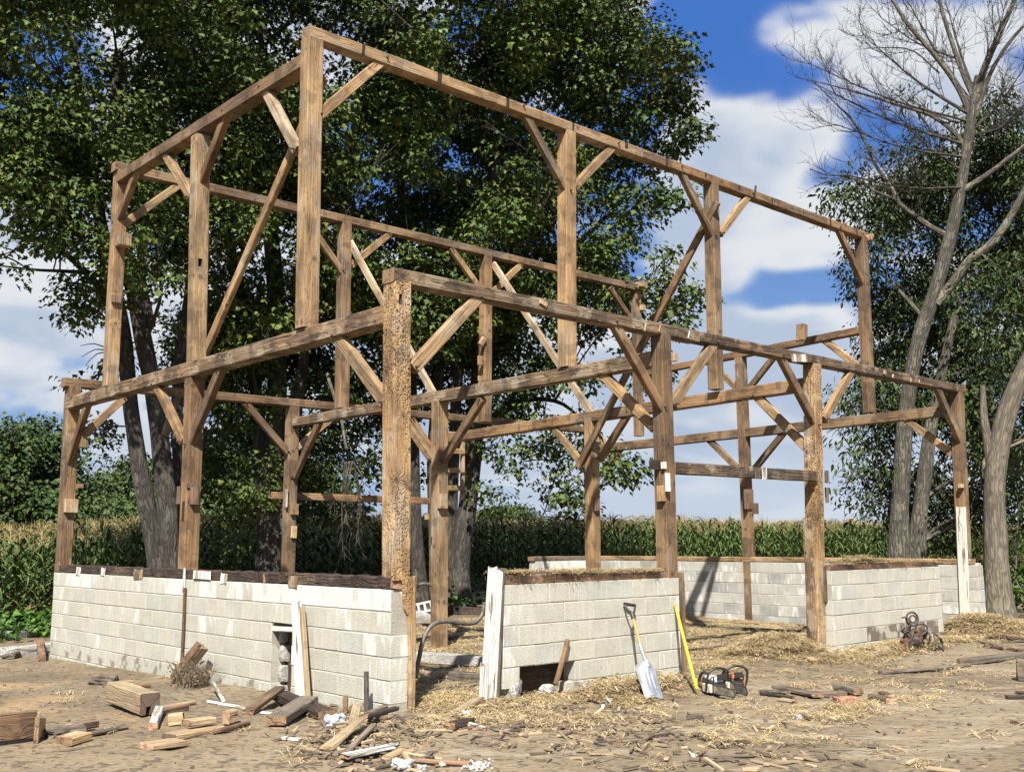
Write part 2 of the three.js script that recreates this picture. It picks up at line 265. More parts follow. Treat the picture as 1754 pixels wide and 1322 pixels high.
// a timber from a to b: w across the side vector, h across the other way; rough sawn, arrises taken off, ends of their own material
function beamGeo(a, b, w, h, o = {}) {
  const r = rng(9000 + beamSeed++), d = b.clone().sub(a), L = d.length(); d.normalize();
  const s = (o.side ?? (Math.abs(d.y) > 0.9 ? V(1, 0, 0) : V(0, 1, 0))).clone(); s.addScaledVector(d, -s.dot(d)).normalize();
  const t = d.clone().cross(s), n = o.seg ?? Math.max(2, Math.ceil(L / 0.3)), ch = o.ch ?? 0.009, J = o.jit ?? 0.003, u0 = r() * 4, v0 = r() * 0.5, P = r() * 9, bow = (o.bow ?? 0.004) * L / 3;
  const rings = [], wave = (k, i) => (fbm3(i * 0.9 + P, k * 3.1, 0.3, 2, 5) - 0.5) * 2;
  for (let i = 0; i <= n; i++) {
    const f = i / n, c = a.clone().addScaledVector(d, f * L), bw = Math.sin(f * Math.PI) * bow; c.addScaledVector(s, bw * wave(21, 1)).addScaledVector(t, bw * wave(22, 1));
    const tw = o.taper ? lerp(1, o.taper, f) : 1, W = w / 2 * tw, H = h / 2 * tw, ring = [];
    for (const [k, x, y] of [[0, W - ch, -H], [1, W, -H + ch], [2, W, H - ch], [3, W - ch, H], [4, -W + ch, H], [5, -W, H - ch], [6, -W, -H + ch], [7, -W + ch, -H]]) {
      const cut = (o.rough ?? 0) * Math.max(0, wave(40 + (k >> 1), i * 1.7)), sh = 1 - cut;
      ring.push(c.clone().addScaledVector(s, x * sh + J * wave(k, i)).addScaledVector(t, y * sh + J * wave(k + 9, i)).addScaledVector(d, (i === 0 || i === n) ? (o.ragged ?? 0) * (r() - 0.5) : 0));
    }
    rings.push(ring);
  }
  const S = new Soup(), per = [0]; for (let k = 0; k < 8; k++) per.push(per[k] + rings[0][k].distanceTo(rings[0][(k + 1) % 8]));
  for (let i = 0; i < n; i++) for (let k = 0; k < 8; k++) {
    const u = u0 + i / n * L, U = u0 + (i + 1) / n * L, v = v0 + per[k], X = v0 + per[k + 1], k2 = (k + 1) % 8;
    S.quad(rings[i][k], rings[i][k2], rings[i + 1][k2], rings[i + 1][k], [u, v], [u, X], [U, X], [U, v]);
  }
  const side = S.p.length / 3, e0 = r() * 0.1, e1 = r() * 0.1;
  for (const [ring, flip] of [[rings[0], 1], [rings[n], 0]]) {
    const c = V(0, 0, 0); ring.forEach((q) => c.add(q)); c.multiplyScalar(1 / 8);
    const uv = (q) => { const e = q.clone().sub(c); return [e.dot(s) + 0.13 + e0, e.dot(t) + 0.16 + e1]; };
    for (let k = 0; k < 8; k++) { const q = ring[k], p = ring[(k + 1) % 8]; flip ? S.tri(c, p, q, uv(c), uv(p), uv(q)) : S.tri(c, q, p, uv(c), uv(q), uv(p)); }
  }
  const g = S.geo(); g.addGroup(0, side, 0); g.addGroup(side, S.p.length / 3 - side, 1);
  return g;
}
// the same wood in a few natural tones
const TONES = [[1, 1, 1], [0.84, 0.84, 0.85], [1.1, 1.06, 1.0], [0.94, 0.90, 0.85], [0.90, 0.93, 0.95]], toned = new Map();
function tint(mat, k) { const i = (k * 7) % 5; if (!i || mat === 'worm' || mat === 'rotten') return MAT[mat]; const key = mat + i; if (!toned.has(key)) { const m = MAT[mat].clone(); m.color.setRGB(...TONES[i]); toned.set(key, m); } return toned.get(key); }
function beam(name, parent, a, b, w, h, mat = 'tan', o = {}) {
  const org = parent === scene ? V(0, 0, 0) : parent.position;
  return mesh(name, beamGeo(a.clone().sub(org), b.clone().sub(org), w, h, o), [tint(mat, beamSeed), MAT[o.end ?? 'end']], parent);
}
// round section swept along points; radii may change; caps closed
function tubeGeo(pts, rad, sides = 8, uLen = 1, cap = true, lump = 0, seed = 1) {
  const R = (i) => (Array.isArray(rad) ? rad[i] : rad), n = pts.length, S = new Soup(), rings = [], fr = V(0, 1, 0); let along = 0; const al = [0];
  for (let i = 1; i < n; i++) al.push((along += pts[i].distanceTo(pts[i - 1])));
  let ref = null;
  for (let i = 0; i < n; i++) {
    const d = pts[Math.min(i + 1, n - 1)].clone().sub(pts[Math.max(i - 1, 0)]).normalize();
    if (!ref) { ref = Math.abs(d.y) > 0.9 ? V(1, 0, 0) : V(0, 1, 0); }
    ref = ref.clone().addScaledVector(d, -ref.dot(d)).normalize(); const e = d.clone().cross(ref), ring = [];
    for (let k = 0; k < sides; k++) { const a = k / sides * Math.PI * 2, q = R(i) * (1 + lump * (noise3(Math.cos(a) * 1.7 + 9, al[i] * 1.3, Math.sin(a) * 1.7, seed) - 0.5) * 2); ring.push(pts[i].clone().addScaledVector(ref, Math.cos(a) * q).addScaledVector(e, Math.sin(a) * q)); }
    rings.push(ring);
  }
  const P = [], T = [], I = [];
  const c0 = Math.max(1, Math.round(2 * Math.PI * R(0) / uLen * 2)) / 2;
  for (let i = 0; i < n; i++) for (let k = 0; k <= sides; k++) { const q = rings[i][k % sides]; P.push(q.x, q.y, q.z); T.push(k / sides * (uLen === 1 ? c0 : 1), al[i]); }
  for (let i = 0; i < n - 1; i++) for (let k = 0; k < sides; k++) { const a = i * (sides + 1) + k, b = a + sides + 1; I.push(a, b, a + 1, b, b + 1, a + 1); }
  if (cap) for (const i of [0, n - 1]) {
    const at = P.length / 3; P.push(pts[i].x, pts[i].y, pts[i].z); T.push(0.5, al[i]);
    for (let k = 0; k < sides; k++) { const q = rings[i][k]; P.push(q.x, q.y, q.z); T.push(0.5 + 0.1 * Math.cos(k), al[i] + 0.1 * Math.sin(k)); }
    for (let k = 0; k < sides; k++) { const a = at + 1 + k, b = at + 1 + (k + 1) % sides; i ? I.push(at, b, a) : I.push(at, a, b); }
  }
  const g = new THREE.BufferGeometry(); g.setAttribute('position', new THREE.Float32BufferAttribute(P, 3)); g.setAttribute('uv', new THREE.Float32BufferAttribute(T, 2)); g.setIndex(I); g.computeVertexNormals();
  // close the seam in the normals
  const N = g.attributes.normal; for (let i = 0; i < n; i++) { const a = i * (sides + 1), b = a + sides; const m = V(N.getX(a) + N.getX(b), N.getY(a) + N.getY(b), N.getZ(a) + N.getZ(b)).normalize(); N.setXYZ(a, m.x, m.y, m.z); N.setXYZ(b, m.x, m.y, m.z); }
  return g;
}
const spline = (pts, n) => new THREE.CatmullRomCurve3(pts, false, 'centripetal').getPoints(n);
const plain = (g) => { const q = g.index ? g.toNonIndexed() : g.clone(); for (const k of Object.keys(q.attributes)) if (!['position', 'normal', 'uv', 'color'].includes(k)) q.deleteAttribute(k); q.clearGroups?.(); return q; };
const merge = (list) => mergeGeometries(list.map(plain));
const moved = (g, x = 0, y = 0, z = 0, rx = 0, ry = 0, rz = 0, s = 1) => g.clone().applyMatrix4(new THREE.Matrix4().compose(V(x, y, z), new THREE.Quaternion().setFromEuler(new THREE.Euler(rx, ry, rz)), typeof s === 'number' ? V(s, s, s) : s));
function extrude(pts, depth, bevel = 0.003) { return new THREE.ExtrudeGeometry(new THREE.Shape(pts.map(([x, y]) => new THREE.Vector2(x, y))), { depth, bevelEnabled: bevel > 0, bevelSize: bevel, bevelThickness: bevel, bevelSegments: 1, steps: 1 }); }
// a broken lump: an icosahedron pushed about
function lumpGeo(rx, ry, rz, seed, rough = 0.35, det = 2) {
  const g = new THREE.IcosahedronGeometry(1, det), p = g.attributes.position, uv = [];
  for (let i = 0; i < p.count; i++) {
    const x = p.getX(i), y = p.getY(i), z = p.getZ(i), m = 1 + (fbm3(x * 1.3 + seed, y * 1.3, z * 1.3, 3, seed) - 0.5) * 2 * rough;
    const sq = Math.max(Math.abs(x), Math.abs(y), Math.abs(z)), k = m / lerp(1, sq, 0.7) ; p.setXYZ(i, x * rx * k, y * ry * k, z * rz * k); uv.push(x * rx + z * rz * 0.7, y * ry + z * rz * 0.6);
  }
  g.setAttribute('uv', new THREE.Float32BufferAttribute(uv, 2)); g.computeVertexNormals(); return g;
}

// ------------------------------------------------------------------ ground
const BX = [0, 3.6805, 6.7428, 10.9125], ZM = -4.0717, ZB = -8.0854, ZF = -1.4944, ZR = -6.6413;   // bents, and the lines of posts behind the front line
const HT = 3.85, HTT = 3.5416, HP = 6.7193;
const mound = (x, z, cx, cz, rx, rz, h) => h * Math.exp(-(((x - cx) / rx) ** 2) - ((z - cz) / rz) ** 2);
function gy(x, z) {
  let y = -0.02 - 0.15 * sstep(1.5, 9, -z) * sstep(6, -1, x) - 0.55 * sstep(-11, -17, z) * sstep(9, -2, x) + 0.06 * sstep(10, 14, x);
  y += (fbm3(x * 0.55, 1.5, z * 0.55, 3, 71) - 0.5) * 0.10 * sstep(0.3, 1.2, Math.abs(x - 0.1) + Math.max(0, z)) ;
  y += (fbm3(x * 2.6, 2.5, z * 2.6, 3, 73) - 0.5) * 0.05 + (fbm3(x * 9, 2.5, z * 9, 2, 75) - 0.5) * 0.022;
  y += mound(x, z, 6.15, -0.35, 0.55, 0.4, 0.20) + mound(x, z, 10.6, 0.2, 0.55, 0.5, 0.24) + mound(x, z, 11.9, 0.3, 1.0, 0.6, 0.12);
  y += mound(x, z, 0.75, -0.15, 0.45, 0.5, 0.05) + mound(x, z, 2.6, 0.28, 0.6, 0.22, 0.03) + mound(x, z, -0.35, 0.35, 0.5, 0.45, 0.05) + mound(x, z, 8.3, 0.5, 1.6, 0.35, 0.04);
  y -= mound(x, z, 2.5, 0.75, 1.0, 0.5, 0.10) + mound(x, z, 3.4, 1.1, 1.0, 0.6, 0.05);
  return y;
}
const onG = (u, v, up = 0) => { let p = onY(u, v, up); for (let i = 0; i < 4; i++) p = onY(u, v, gy(p.x, p.z) + up); return p; };
// where loose straw lies, 0..1
function strawAt(x, z) {
  const inside = x > 0.1 && x < 10.9 && z < 0 && z > -8;
  let s = 0;
  const blob = (cx, cz, rx, rz, k) => { s += k * Math.exp(-(((x - cx) / rx) ** 2) - ((z - cz) / rz) ** 2); };
  blob(0.75, -0.3, 0.55, 0.9, 1.0); blob(1.9, 0.3, 1.2, 0.35, 0.95); blob(6.3, -0.3, 0.9, 0.7, 1.0); blob(7.8, 0.35, 1.7, 0.4, 0.95); blob(10.6, 0.3, 1.2, 0.8, 1.1); blob(12.3, 0.4, 1.4, 0.9, 0.8);
  blob(0.3, 1.0, 0.9, 0.45, 0.45); blob(1.6, 1.1, 1.2, 0.35, 0.32); blob(2.0, 2.5, 1.1, 0.45, 0.28); blob(4.6, 1.35, 1.2, 0.35, 0.25); blob(0.7, 2.6, 0.6, 0.5, 0.3); blob(4.4, -0.3, 0.7, 0.4, 0.35); blob(5.6, 2.2, 0.7, 0.4, 0.22); blob(6.4, 2.8, 0.7, 0.5, 0.2); blob(3.2, 2.4, 0.9, 0.3, 0.3);
  blob(-0.7, 0.7, 0.6, 0.4, 0.3);
  if (inside) s += 0.34; else if (z > 0 && x > 0) s += 0.08; else s += 0.025;
  return clamp(s * (0.35 + 1.3 * sstep(0.3, 0.7, fbm3(x * 1.7, 5, z * 1.7, 3, 91))));
}
{
  const W = 1536, hg = new Float32Array(W * W), S = 16, X0 = -5, Z0 = -12;      // the map lies over x -5..11, z -12..4 and repeats beyond
  const map = tex(W, W, S, S, (u, v, px, py) => {
    const x = X0 + u * S, z = Z0 + v * S;
    const big = fbm(u, v, 5, 5, 4, 601), mid = fbm(u, v, 28, 28, 4, 607), fine = fbm(u, v, 420, 420, 2, 613), gr = hash2(px, py, 7), clod = sstep(0.70, 0.80, vnoise(u * 330, v * 330, 330, 330, 617));
    let c = mix3([0.108, 0.080, 0.046], [0.205, 0.160, 0.100], clamp((big - 0.5) * 1.4 + (mid - 0.5) * 1.1 + 0.5));
    c = mix3(c, [0.055, 0.040, 0.026], clamp((fine - 0.55) * 3.0) * 0.5); c = mix3(c, [0.26, 0.215, 0.15], sstep(0.9, 0.99, gr) * 0.55); c = mix3(c, [0.045, 0.033, 0.022], clod * 0.6);
    // trodden, paler and greyer earth to the right of the yard
    const pale = sstep(0.42, 0.62, fbm(u, v, 9, 9, 4, 631)) * sstep(0.5, 3.0, x) * sstep(0.4, 1.2, z); c = mix3(c, [0.20, 0.162, 0.105], pale * 0.6);
    const streak = sstep(0.6, 0.72, fbm3((x + z) * 0.8, 1, (x - z) * 4, 4, 641)) * sstep(0.6, 1.3, z); c = mix3(c, [0.27, 0.23, 0.165], streak * 0.5);
    // sawdust
    const saw = sstep(0.48, 0.66, fbm(u, v, 12, 12, 5, 651) * 0.75 + mid * 0.25) * Math.min(1, mound(x, z, -1.6, -4.4, 0.9, 2.6, 1.2) + mound(x, z, -1.5, -1.2, 0.6, 0.8, 0.8) + mound(x, z, -0.9, 1.4, 0.8, 0.5, 1.0) + mound(x, z, 1.4, -3.2, 1.2, 1.0, 0.9) + mound(x, z, 3.5, 1.8, 1.6, 0.5, 0.5));
    c = mix3(c, mix3([0.245, 0.148, 0.068], [0.345, 0.235, 0.125], gr), saw * 0.8);
    // chaff and bits of straw trodden in
    const st = strawAt(x, z), fl = fbm(u, v, 240, 240, 2, 661), f2 = vnoise(u * 700, v * 200, 700, 200, 663) * 0.5 + vnoise(u * 200, v * 700, 200, 700, 667) * 0.5;
    const chaff = sstep(0.80 - 0.5 * st, 0.88 - 0.42 * st, f2 * 0.6 + fl * 0.4 + 0.06); c = mix3(c, mix3([0.20, 0.14, 0.065], [0.33, 0.25, 0.125], gr), chaff * 0.85);
    hg[py * W + px] = fine * 0.45 + mid * 0.2 + clod * 0.35 + chaff * 0.25 + gr * 0.08;
    return c;
  });
  const bump = tex(W, W, S, S, (u, v, x, y) => hg[y * W + x], false);
  MAT.ground = new THREE.MeshStandardMaterial({ map, bumpMap: bump, bumpScale: 0.035, roughness: 0.97 });
  const n = 300, a = 1.15, k = Math.asinh(900 / a) / n, P = [], T = [], I = [], cx = 2.2, cz = 0.2;
  for (let j = -n; j <= n; j++) for (let i = -n; i <= n; i++) {
    const x = cx + a * Math.sinh(k * i), z = cz + a * Math.sinh(k * j); P.push(x, gy(x, z), z); T.push(x - X0, z - Z0);
  }
  const m = 2 * n + 1; for (let j = 0; j < 2 * n; j++) for (let i = 0; i < 2 * n; i++) { const q = j * m + i; I.push(q, q + m, q + 1, q + 1, q + m, q + m + 1); }
  const g = new THREE.BufferGeometry(); g.setAttribute('position', new THREE.Float32BufferAttribute(P, 3)); g.setAttribute('uv', new THREE.Float32BufferAttribute(T, 2)); g.setIndex(I); g.computeVertexNormals();
  tag(mesh('ground', g, MAT.ground), 'bare trodden brown earth strewn with straw and sawdust', 'ground', null, 'structure');
}

// ------------------------------------------------------------------ the timber frame
const frame = thing('timber_barn', 'skeleton of a timber barn: brown posts, beams and braces standing over block walls', 'barn');
const PWD = 0.18, PDP = 0.17;                                // post: width along x, depth along z
{
  // a post by its near arris (where its left and front faces meet): pixels at two heights, the plane they lie on, and where it really starts and ends
  function post(b, zl, uT, vT, uB, vB, y0, y1, mat, o = {}) {
    const pick = (u, v) => (o.plane === 'x' || (o.plane === undefined && b >= 2) ? onX(u, v, BX[b]) : onZ(u, v, zl));
    const T = pick(uT, vT), B = pick(uB, vB), f = (y) => B.clone().lerp(T, (y - B.y) / (T.y - B.y));
    const lo = f(y0), hi = f(y1), w = o.w ?? PWD, d = o.d ?? PDP;
    lo.y = y0; hi.y = y1; lo.add(V(w / 2, 0, -d / 2)); hi.add(V(w / 2, 0, -d / 2));
    return beam('post', frame, lo, hi, w, d, mat, { side: V(1, 0, 0), ...o });
  }
  // front line
  const a1 = post(0, 0, 676, 490, 674, 985, 1.10, HT - 0.11, 'worm', { w: 0.185, d: 0.185, rough: 0.05, jit: 0.005, plane: 'z' });
  const f2 = post(1, 0, 1133.7, 575, 1144.5, 955, 1.02, HT - 0.125, 'brown', { plane: 'z', w: 0.17, d: 0.17 });
  post(2, 0, 1395.5, 625, 1400, 900, -0.06, HT - 0.125, 'worm', { w: 0.18, d: 0.18, rough: 0.06 });
  post(3, 0, 1644.6, 675, 1655, 900, 0.0, HT - 0.125, 'brown', { w: 0.16, d: 0.17 });
  // middle line; those of the two gables run on up to the collar beams
  const m1 = post(0, ZM, 326.5, 640, 314, 976, 1.05, 3.38, 'brown'), m1u = post(0, ZM, 336.5, 228, 329, 608, HTT, 6.33, 'tan');
  post(1, ZM, 751, 690, 750, 960, -0.05, 3.38, 'tan'); post(2, ZM, 1013, 716, 1016, 950, -0.05, 3.38, 'tan');
  post(3, ZM, 1270.5, 607, 1285, 955, -0.05, 4.93, 'brown', { w: 0.17 });
  // back line
  post(0, ZB, 117, 664, 100, 968, 1.04, HT - 0.12, 'brown'); post(1, ZB, 497, 700, 489, 960, -0.1, HT - 0.12, 'brown'); post(2, ZB, 745, 745, 744, 960, -0.1, HT - 0.12, 'brown', { plane: 'z' }); post(3, ZB, 1009, 767, 1012, 960, -0.1, HT - 0.12, 'brown', { plane: 'x' });
  // purlin posts, standing on the tie beams
  post(0, ZF, 528.5, 80, 519.3, 558, HTT, HP - 0.12, 'tan'); post(1, ZF, 970.3, 220, 971, 626, HTT, HP - 0.12, 'tan'); post(2, ZF, 1220, 312, 1229, 663, HTT, HP - 0.12, 'brown', { plane: 'z', w: 0.165 }); post(3, ZF, 1479.5, 410, 1494, 702, HTT, HP - 0.12, 'brown', { w: 0.15 });
  post(0, ZR, 199, 330, 181.5, 658, HTT, HP - 0.12, 'tan', { w: 0.165 }); post(1, ZR, 587, 382, 582, 690, HTT, HP - 0.12, 'brown'); post(2, ZR, 831, 440, 829, 716, HTT, HP - 0.12, 'brown', { plane: 'z' }); post(3, ZR, 1091, 505, 1096, 743, HTT, HP - 0.12, 'brown', { plane: 'z', w: 0.15 });
  // mortise holes cut into three posts
  const ev = new Evaluator(); ev.attributes = ['position', 'normal', 'uv'];
  for (const [m, at, sx, sy, sz] of [[a1, onZ(688.5, 512, 0.02), 0.035, 0.10, 0.22], [m1u, onX(334, 447, -0.0).add(V(0.075, 0, 0)), 0.05, 0.10, 0.2]]) {
    const A = new Brush(m.geometry, m.material), B = new Brush(new THREE.BoxGeometry(sx, sy, sz), MAT.endDark); B.position.copy(at); A.updateMatrixWorld(); B.updateMatrixWorld();
    const R = ev.evaluate(A, B, SUBTRACTION); m.geometry = R.geometry; m.material = R.material;
  }

  // ---- long timbers: top front arris given by its two ends
  const long = (name, A, B, h, w, back, mat, o) => { const dn = V(0, -h / 2, 0), off = back.clone().multiplyScalar(w / 2); return beam(name, frame, A.clone().add(dn).add(off), B.clone().add(dn).add(off), w, h, mat, { side: back, ...o }); };
  const BK = V(0, 0, -1), RT = V(1, 0, 0);
  // shallow rafter seats cut across the face of a plate or purlin
  const notch = (m, A, B, n) => { let X = new Brush(m.geometry, m.material); X.updateMatrixWorld(); const r = rng(n * 131); for (let i = 1; i <= n; i++) { const p = A.clone().lerp(B, (i - 0.35 + (r() - 0.5) * 0.12) / n), Y = new Brush(new THREE.BoxGeometry(0.025 + 0.04 * r(), 0.2, 0.028), MAT.rotten); Y.position.copy(p).add(V(0, 0.03 * r() - 0.06 + (r() < 0.4 ? 0.06 : 0), 0)); Y.rotation.z = -0.05; Y.updateMatrixWorld(); X = ev.evaluate(X, Y, SUBTRACTION); } m.geometry = X.geometry; m.material = X.material; };
  { // the front plate: two timbers meeting over the second bent
    const A = onZ(675, 457, 0), B = onZ(1655.5, 660, 0), Mid = A.clone().lerp(B, (4.35 - A.x) / (B.x - A.x)); Mid.y -= 0.012;
    long('plate', A, Mid, 0.128, 0.18, BK, 'limed', { rough: 0.05, jit: 0.006, bow: 0.006 }); long('plate', Mid, B, 0.122, 0.17, BK, 'weathered', { rough: 0.05, jit: 0.005 });
  }
  { const A = onZ(531, 42, ZF), B = onZ(1484, 397, ZF); A.y = Math.max(A.y, HP); const M1 = A.clone().lerp(B, 0.47); notch(long('purlin', A, M1, 0.13, 0.16, BK, 'tan', { jit: 0.004 }), A, M1, 5); notch(long('purlin', M1, B, 0.128, 0.155, BK, 'brown', { jit: 0.004 }), M1, B, 7); }
  { const A = onZ(198, 275, ZR), B = onZ(1093, 487, ZR); long('purlin', A, B, 0.13, 0.16, BK, 'brown', { jit: 0.004 }); }
  { const A = onZ(111, 646, ZB), B = V(BX[3] + 0.15, HT, ZB); long('plate', A, B, 0.13, 0.17, BK, 'brown'); }
  // ties: outer face on the bent's own plane
  const tie = (b, u1, v1, u2, v2, h, mat, o = {}) => { const A = onX(u1, v1, BX[b]), B = onX(u2, v2, BX[b]); if (o.z1 !== undefined) { const f = (o.z1 - A.z) / (B.z - A.z); B.lerpVectors(A, B.clone(), f); } if (o.z0 !== undefined) { const f = (o.z0 - A.z) / (B.z - A.z), q = A.clone(); A.lerpVectors(q, B, f); } return long(o.name ?? 'tie_beam', A, B, h, o.w ?? 0.17, RT, mat, o); };
  tie(0, 657, 521.5, 113.6, 680.5, 0.172, 'limed', { z0: -0.175, z1: ZB - 0.16, rough: 0.05, jit: 0.006, w: 0.178 });
  tie(1, 1113, 601.5, 499, 714, 0.172, 'limed', { z0: -0.16, z1: ZB, taper: 0.86 });
  tie(2, 1377.7, 646.7, 748, 745, 0.168, 'brown', { z0: -0.16, z1: ZB });
  tie(3, 1612, 695, 1009, 763, 0.166, 'brown', { z0: -0.16, z1: ZB });
  tie(0, 517, 90, 204, 291, 0.15, 'brown', { name: 'collar_beam', z0: ZF - 0.16, z1: ZR - 0.02, w: 0.172 });
  tie(3, 1476, 558, 1100, 634, 0.125, 'brown', { name: 'collar_beam', z0: ZF - 0.16, z1: ZR, w: 0.15 });

  // ---- knee braces, by the ends of their centre lines
  const pegs = (A, B, n) => { for (const [p, q] of [[A, B], [B, A]]) { const at = p.clone().addScaledVector(q.clone().sub(p).normalize(), -0.03).addScaledVector(n, 0.055), g = new THREE.CylinderGeometry(0.013, 0.013, 0.07, 8); g.applyQuaternion(new THREE.Quaternion().setFromUnitVectors(V(0, 1, 0), n)); mesh('peg', g.translate(at.x, at.y, at.z), MAT.endDark, frame); } };
  const knee = (A, B, mat, w = 0.10, d = 0.10, o = {}) => { if (!o.name) pegs(A, B, Math.abs(o.side.x) > 0.5 ? V(0, 0, 1) : V(-1, 0, 0)); const e = B.clone().sub(A).normalize().multiplyScalar(o.in ?? 0.05); return beam(o.name ?? 'knee_brace', frame, A.clone().sub(e), B.clone().add(e), w, d, mat, { side: o.side, seg: 5, jit: 0.0035, ...o }); };
  const kz = (z, list, s = 1) => { for (const [u1, v1, u2, v2, mat, w] of list) knee(onZ(u1, v1, z), onZ(u2, v2, z), mat, (w ?? 0.11) * s, 0.08, { side: V(1, 0, 0) }); };
  kz(-0.06, [[814.8, 513, 710.7, 625.5, 'tan', 0.12], [1051.6, 555, 1129.6, 693, 'brown', 0.115], [1221, 589, 1154, 689, 'tan', 0.12], [1336.6, 611, 1395.5, 724.7, 'brown', 0.115], [1458, 636, 1413, 715, 'tan', 0.115], [1606, 666, 1646, 757.6, 'brown', 0.12]]);
  kz(ZF - 0.06, [[654.6, 103.5, 548, 195, 'tan'], [893, 187, 969.5, 324, 'brown'], [1051.6, 249, 984.5, 319, 'tan'], [1164, 290, 1218.5, 401, 'brown'], [1283, 334, 1235, 398, 'tan'], [1435.7, 392.7, 1478, 483, 'brown']]);
  kz(ZR - 0.06, [[301.7, 319.7, 215, 381, 'tan'], [518, 368, 582, 461, 'tan'], [663, 404, 602, 453, 'tan'], [773.7, 428, 825, 499, 'tan'], [888.6, 456, 846, 499, 'tan'], [1046, 495, 1088, 556, 'brown']]);
  kz(ZB - 0.06, [[208, 685, 135, 752, 'tan'], [420, 691, 489, 771, 'brown'], [563, 720, 508, 766, 'tan'], [706, 719, 738, 768, 'brown'], [303, 677, 284, 740, 'brown']]);
  const kx = (x, list) => { for (const [u1, v1, u2, v2, mat, w] of list) knee(onX(u1, v1, x), onX(u2, v2, x), mat, w ?? 0.11, 0.085, { side: V(0, 0, 1) }); };
  const H = 0.075;
  kx(BX[0] + H, [[455, 152.7, 508, 254, 'pale', 0.12], [389, 195, 337, 332, 'brown', 0.12], [284, 263.6, 326, 336, 'tan'], [233, 296, 202, 378, 'brown'], [582, 579, 659, 686, 'tan', 0.125], [378, 633.7, 327, 757, 'brown', 0.12], [270, 661, 313, 753, 'tan', 0.115], [151, 688, 116, 794, 'brown', 0.115]]);
  kx(BX[1] + H, [[1035, 642.5, 1118, 729, 'tan', 0.115], [824, 687, 762, 785, 'brown'], [690, 716, 738, 784, 'tan'], [546, 726, 506, 812, 'brown']]);
  kx(BX[2] + H, [[1298, 679.6, 1381, 765, 'tan', 0.115], [1078, 707, 1030, 784, 'brown'], [942, 722, 995, 792, 'tan']]);
  kx(BX[3] + H, [[1212.6, 751, 1262, 800, 'brown'], [1342.6, 742, 1294, 802, 'brown'], [1558, 722, 1632, 777, 'tan', 0.115], [1413, 583, 1480, 634, 'tan'], [1207, 612, 1268, 670, 'tan'], [1324, 614, 1288, 660, 'brown'], [1067, 766, 1026, 812, 'brown'], [1026, 748, 1058, 788, 'tan']]);
  // long braces nailed over the bents
  const over = (x, u1, v1, u2, v2, mat) => knee(onX(u1, v1, x), onX(u2, v2, x), mat, 0.115, 0.06, { name: 'diagonal_brace', side: V(0, 0, 1), in: 0, seg: 12 });
  over(BX[0] + 0.215, 555, 132, 350, 606, 'tan'); over(BX[1] + 0.21, 594, 405, 750, 688, 'pale'); over(BX[2] + 0.21, 845, 452, 1014, 709, 'pale'); over(BX[2] - 0.035, 1229, 346, 990, 800, 'brown');

  // ---- rails
  const rl = onZ(1157, 802, -0.05), rr = onZ(1397, 816, -0.05); rl.x = BX[1] + 0.17;
  tag(beam('rail', frame, rl, rr, 0.135, 0.09, 'weathered', { side: V(0, 1, 0), rough: 0.06, jit: 0.006 }), 'short dark rail with old lime marks between two front posts');
  { const A = onZ(465, 848.5, ZB - 0.2), B = onZ(735, 858, ZB - 0.2); beam('rail', frame, A, B, 0.12, 0.05, 'brown', { side: V(0, 1, 0) }); }
  // ---- nailers, pegs and stubs left on the timbers: pixel centre, plane, size
  const stub = (p, sx, sy, sz, mat, turn = 0, name = 'nailer_block') => { const d = V(Math.sin(turn), Math.cos(turn), 0); return beam(name, frame, p.clone().addScaledVector(d, -sy / 2), p.clone().addScaledVector(d, sy / 2), sx, sz, mat, { side: V(Math.cos(turn), -Math.sin(turn), 0), seg: 1, jit: 0.002, end: mat === 'fresh' ? 'endFresh' : 'endPink' }); };
  const front = (u, v, z, sx, sy, mat, turn = 0, dz = 0.07) => stub(onZ(u, v, z + dz / 2), sx, sy, dz, mat, turn);
  front(211, 411, ZR, 0.17, 0.17, 'tan', 0, 0.16); front(199, 512, ZR, 0.14, 0.10, 'red', 0, 0.05);
  front(137, 760, ZB, 0.20, 0.10, 'tan', 0, 0.08); front(121, 866, ZB, 0.19, 0.19, 'fresh', 0, 0.07); front(136, 832, ZB, 0.10, 0.06, 'red', 0, 0.05);
  front(333, 849, ZM, 0.10, 0.20, 'red', 0, 0.06); front(329, 832, ZM, 0.15, 0.05, 'grey', 0, 0.02); front(305, 848, ZM, 0.02, 0.20, 'grey', 0, 0.07);
  front(504, 872, ZB, 0.14, 0.18, 'tan', 0, 0.06); front(503, 911, ZB, 0.10, 0.20, 'fresh', 0.06, 0.05); front(490, 853, ZB, 0.035, 0.30, 'white', 0.02, 0.05);
  front(758, 858, ZM, 0.14, 0.20, 'fresh', 0, 0.07); front(731, 885, ZM, 0.05, 0.07, 'fresh', 0, 0.06);
  front(826, 585, ZR, 0.10, 0.17, 'tan', 0.6, 0.05); front(822, 617, ZR, 0.09, 0.16, 'tan', 0, 0.05); front(822, 648, ZR, 0.08, 0.09, 'tan', 0, 0.04);
  front(1021, 864, ZM, 0.11, 0.20, 'red', 0, 0.08); front(1283, 855, ZM, 0.28, 0.36, 'brown', 0, 0.03); front(1294, 871, ZM, 0.12, 0.20, 'red', 0, 0.08);
  front(1101, 527, ZR, 0.12, 0.11, 'fresh', 0, 0.08); front(1098, 489, ZR - 0.1, 0.14, 0.13, 'tan', 0.25, 0.26);
  const left = (u, v, x, sz, sy, mat, dx = 0.06) => stub(onX(u, v, x - dx / 2), dx, sy, sz, mat);
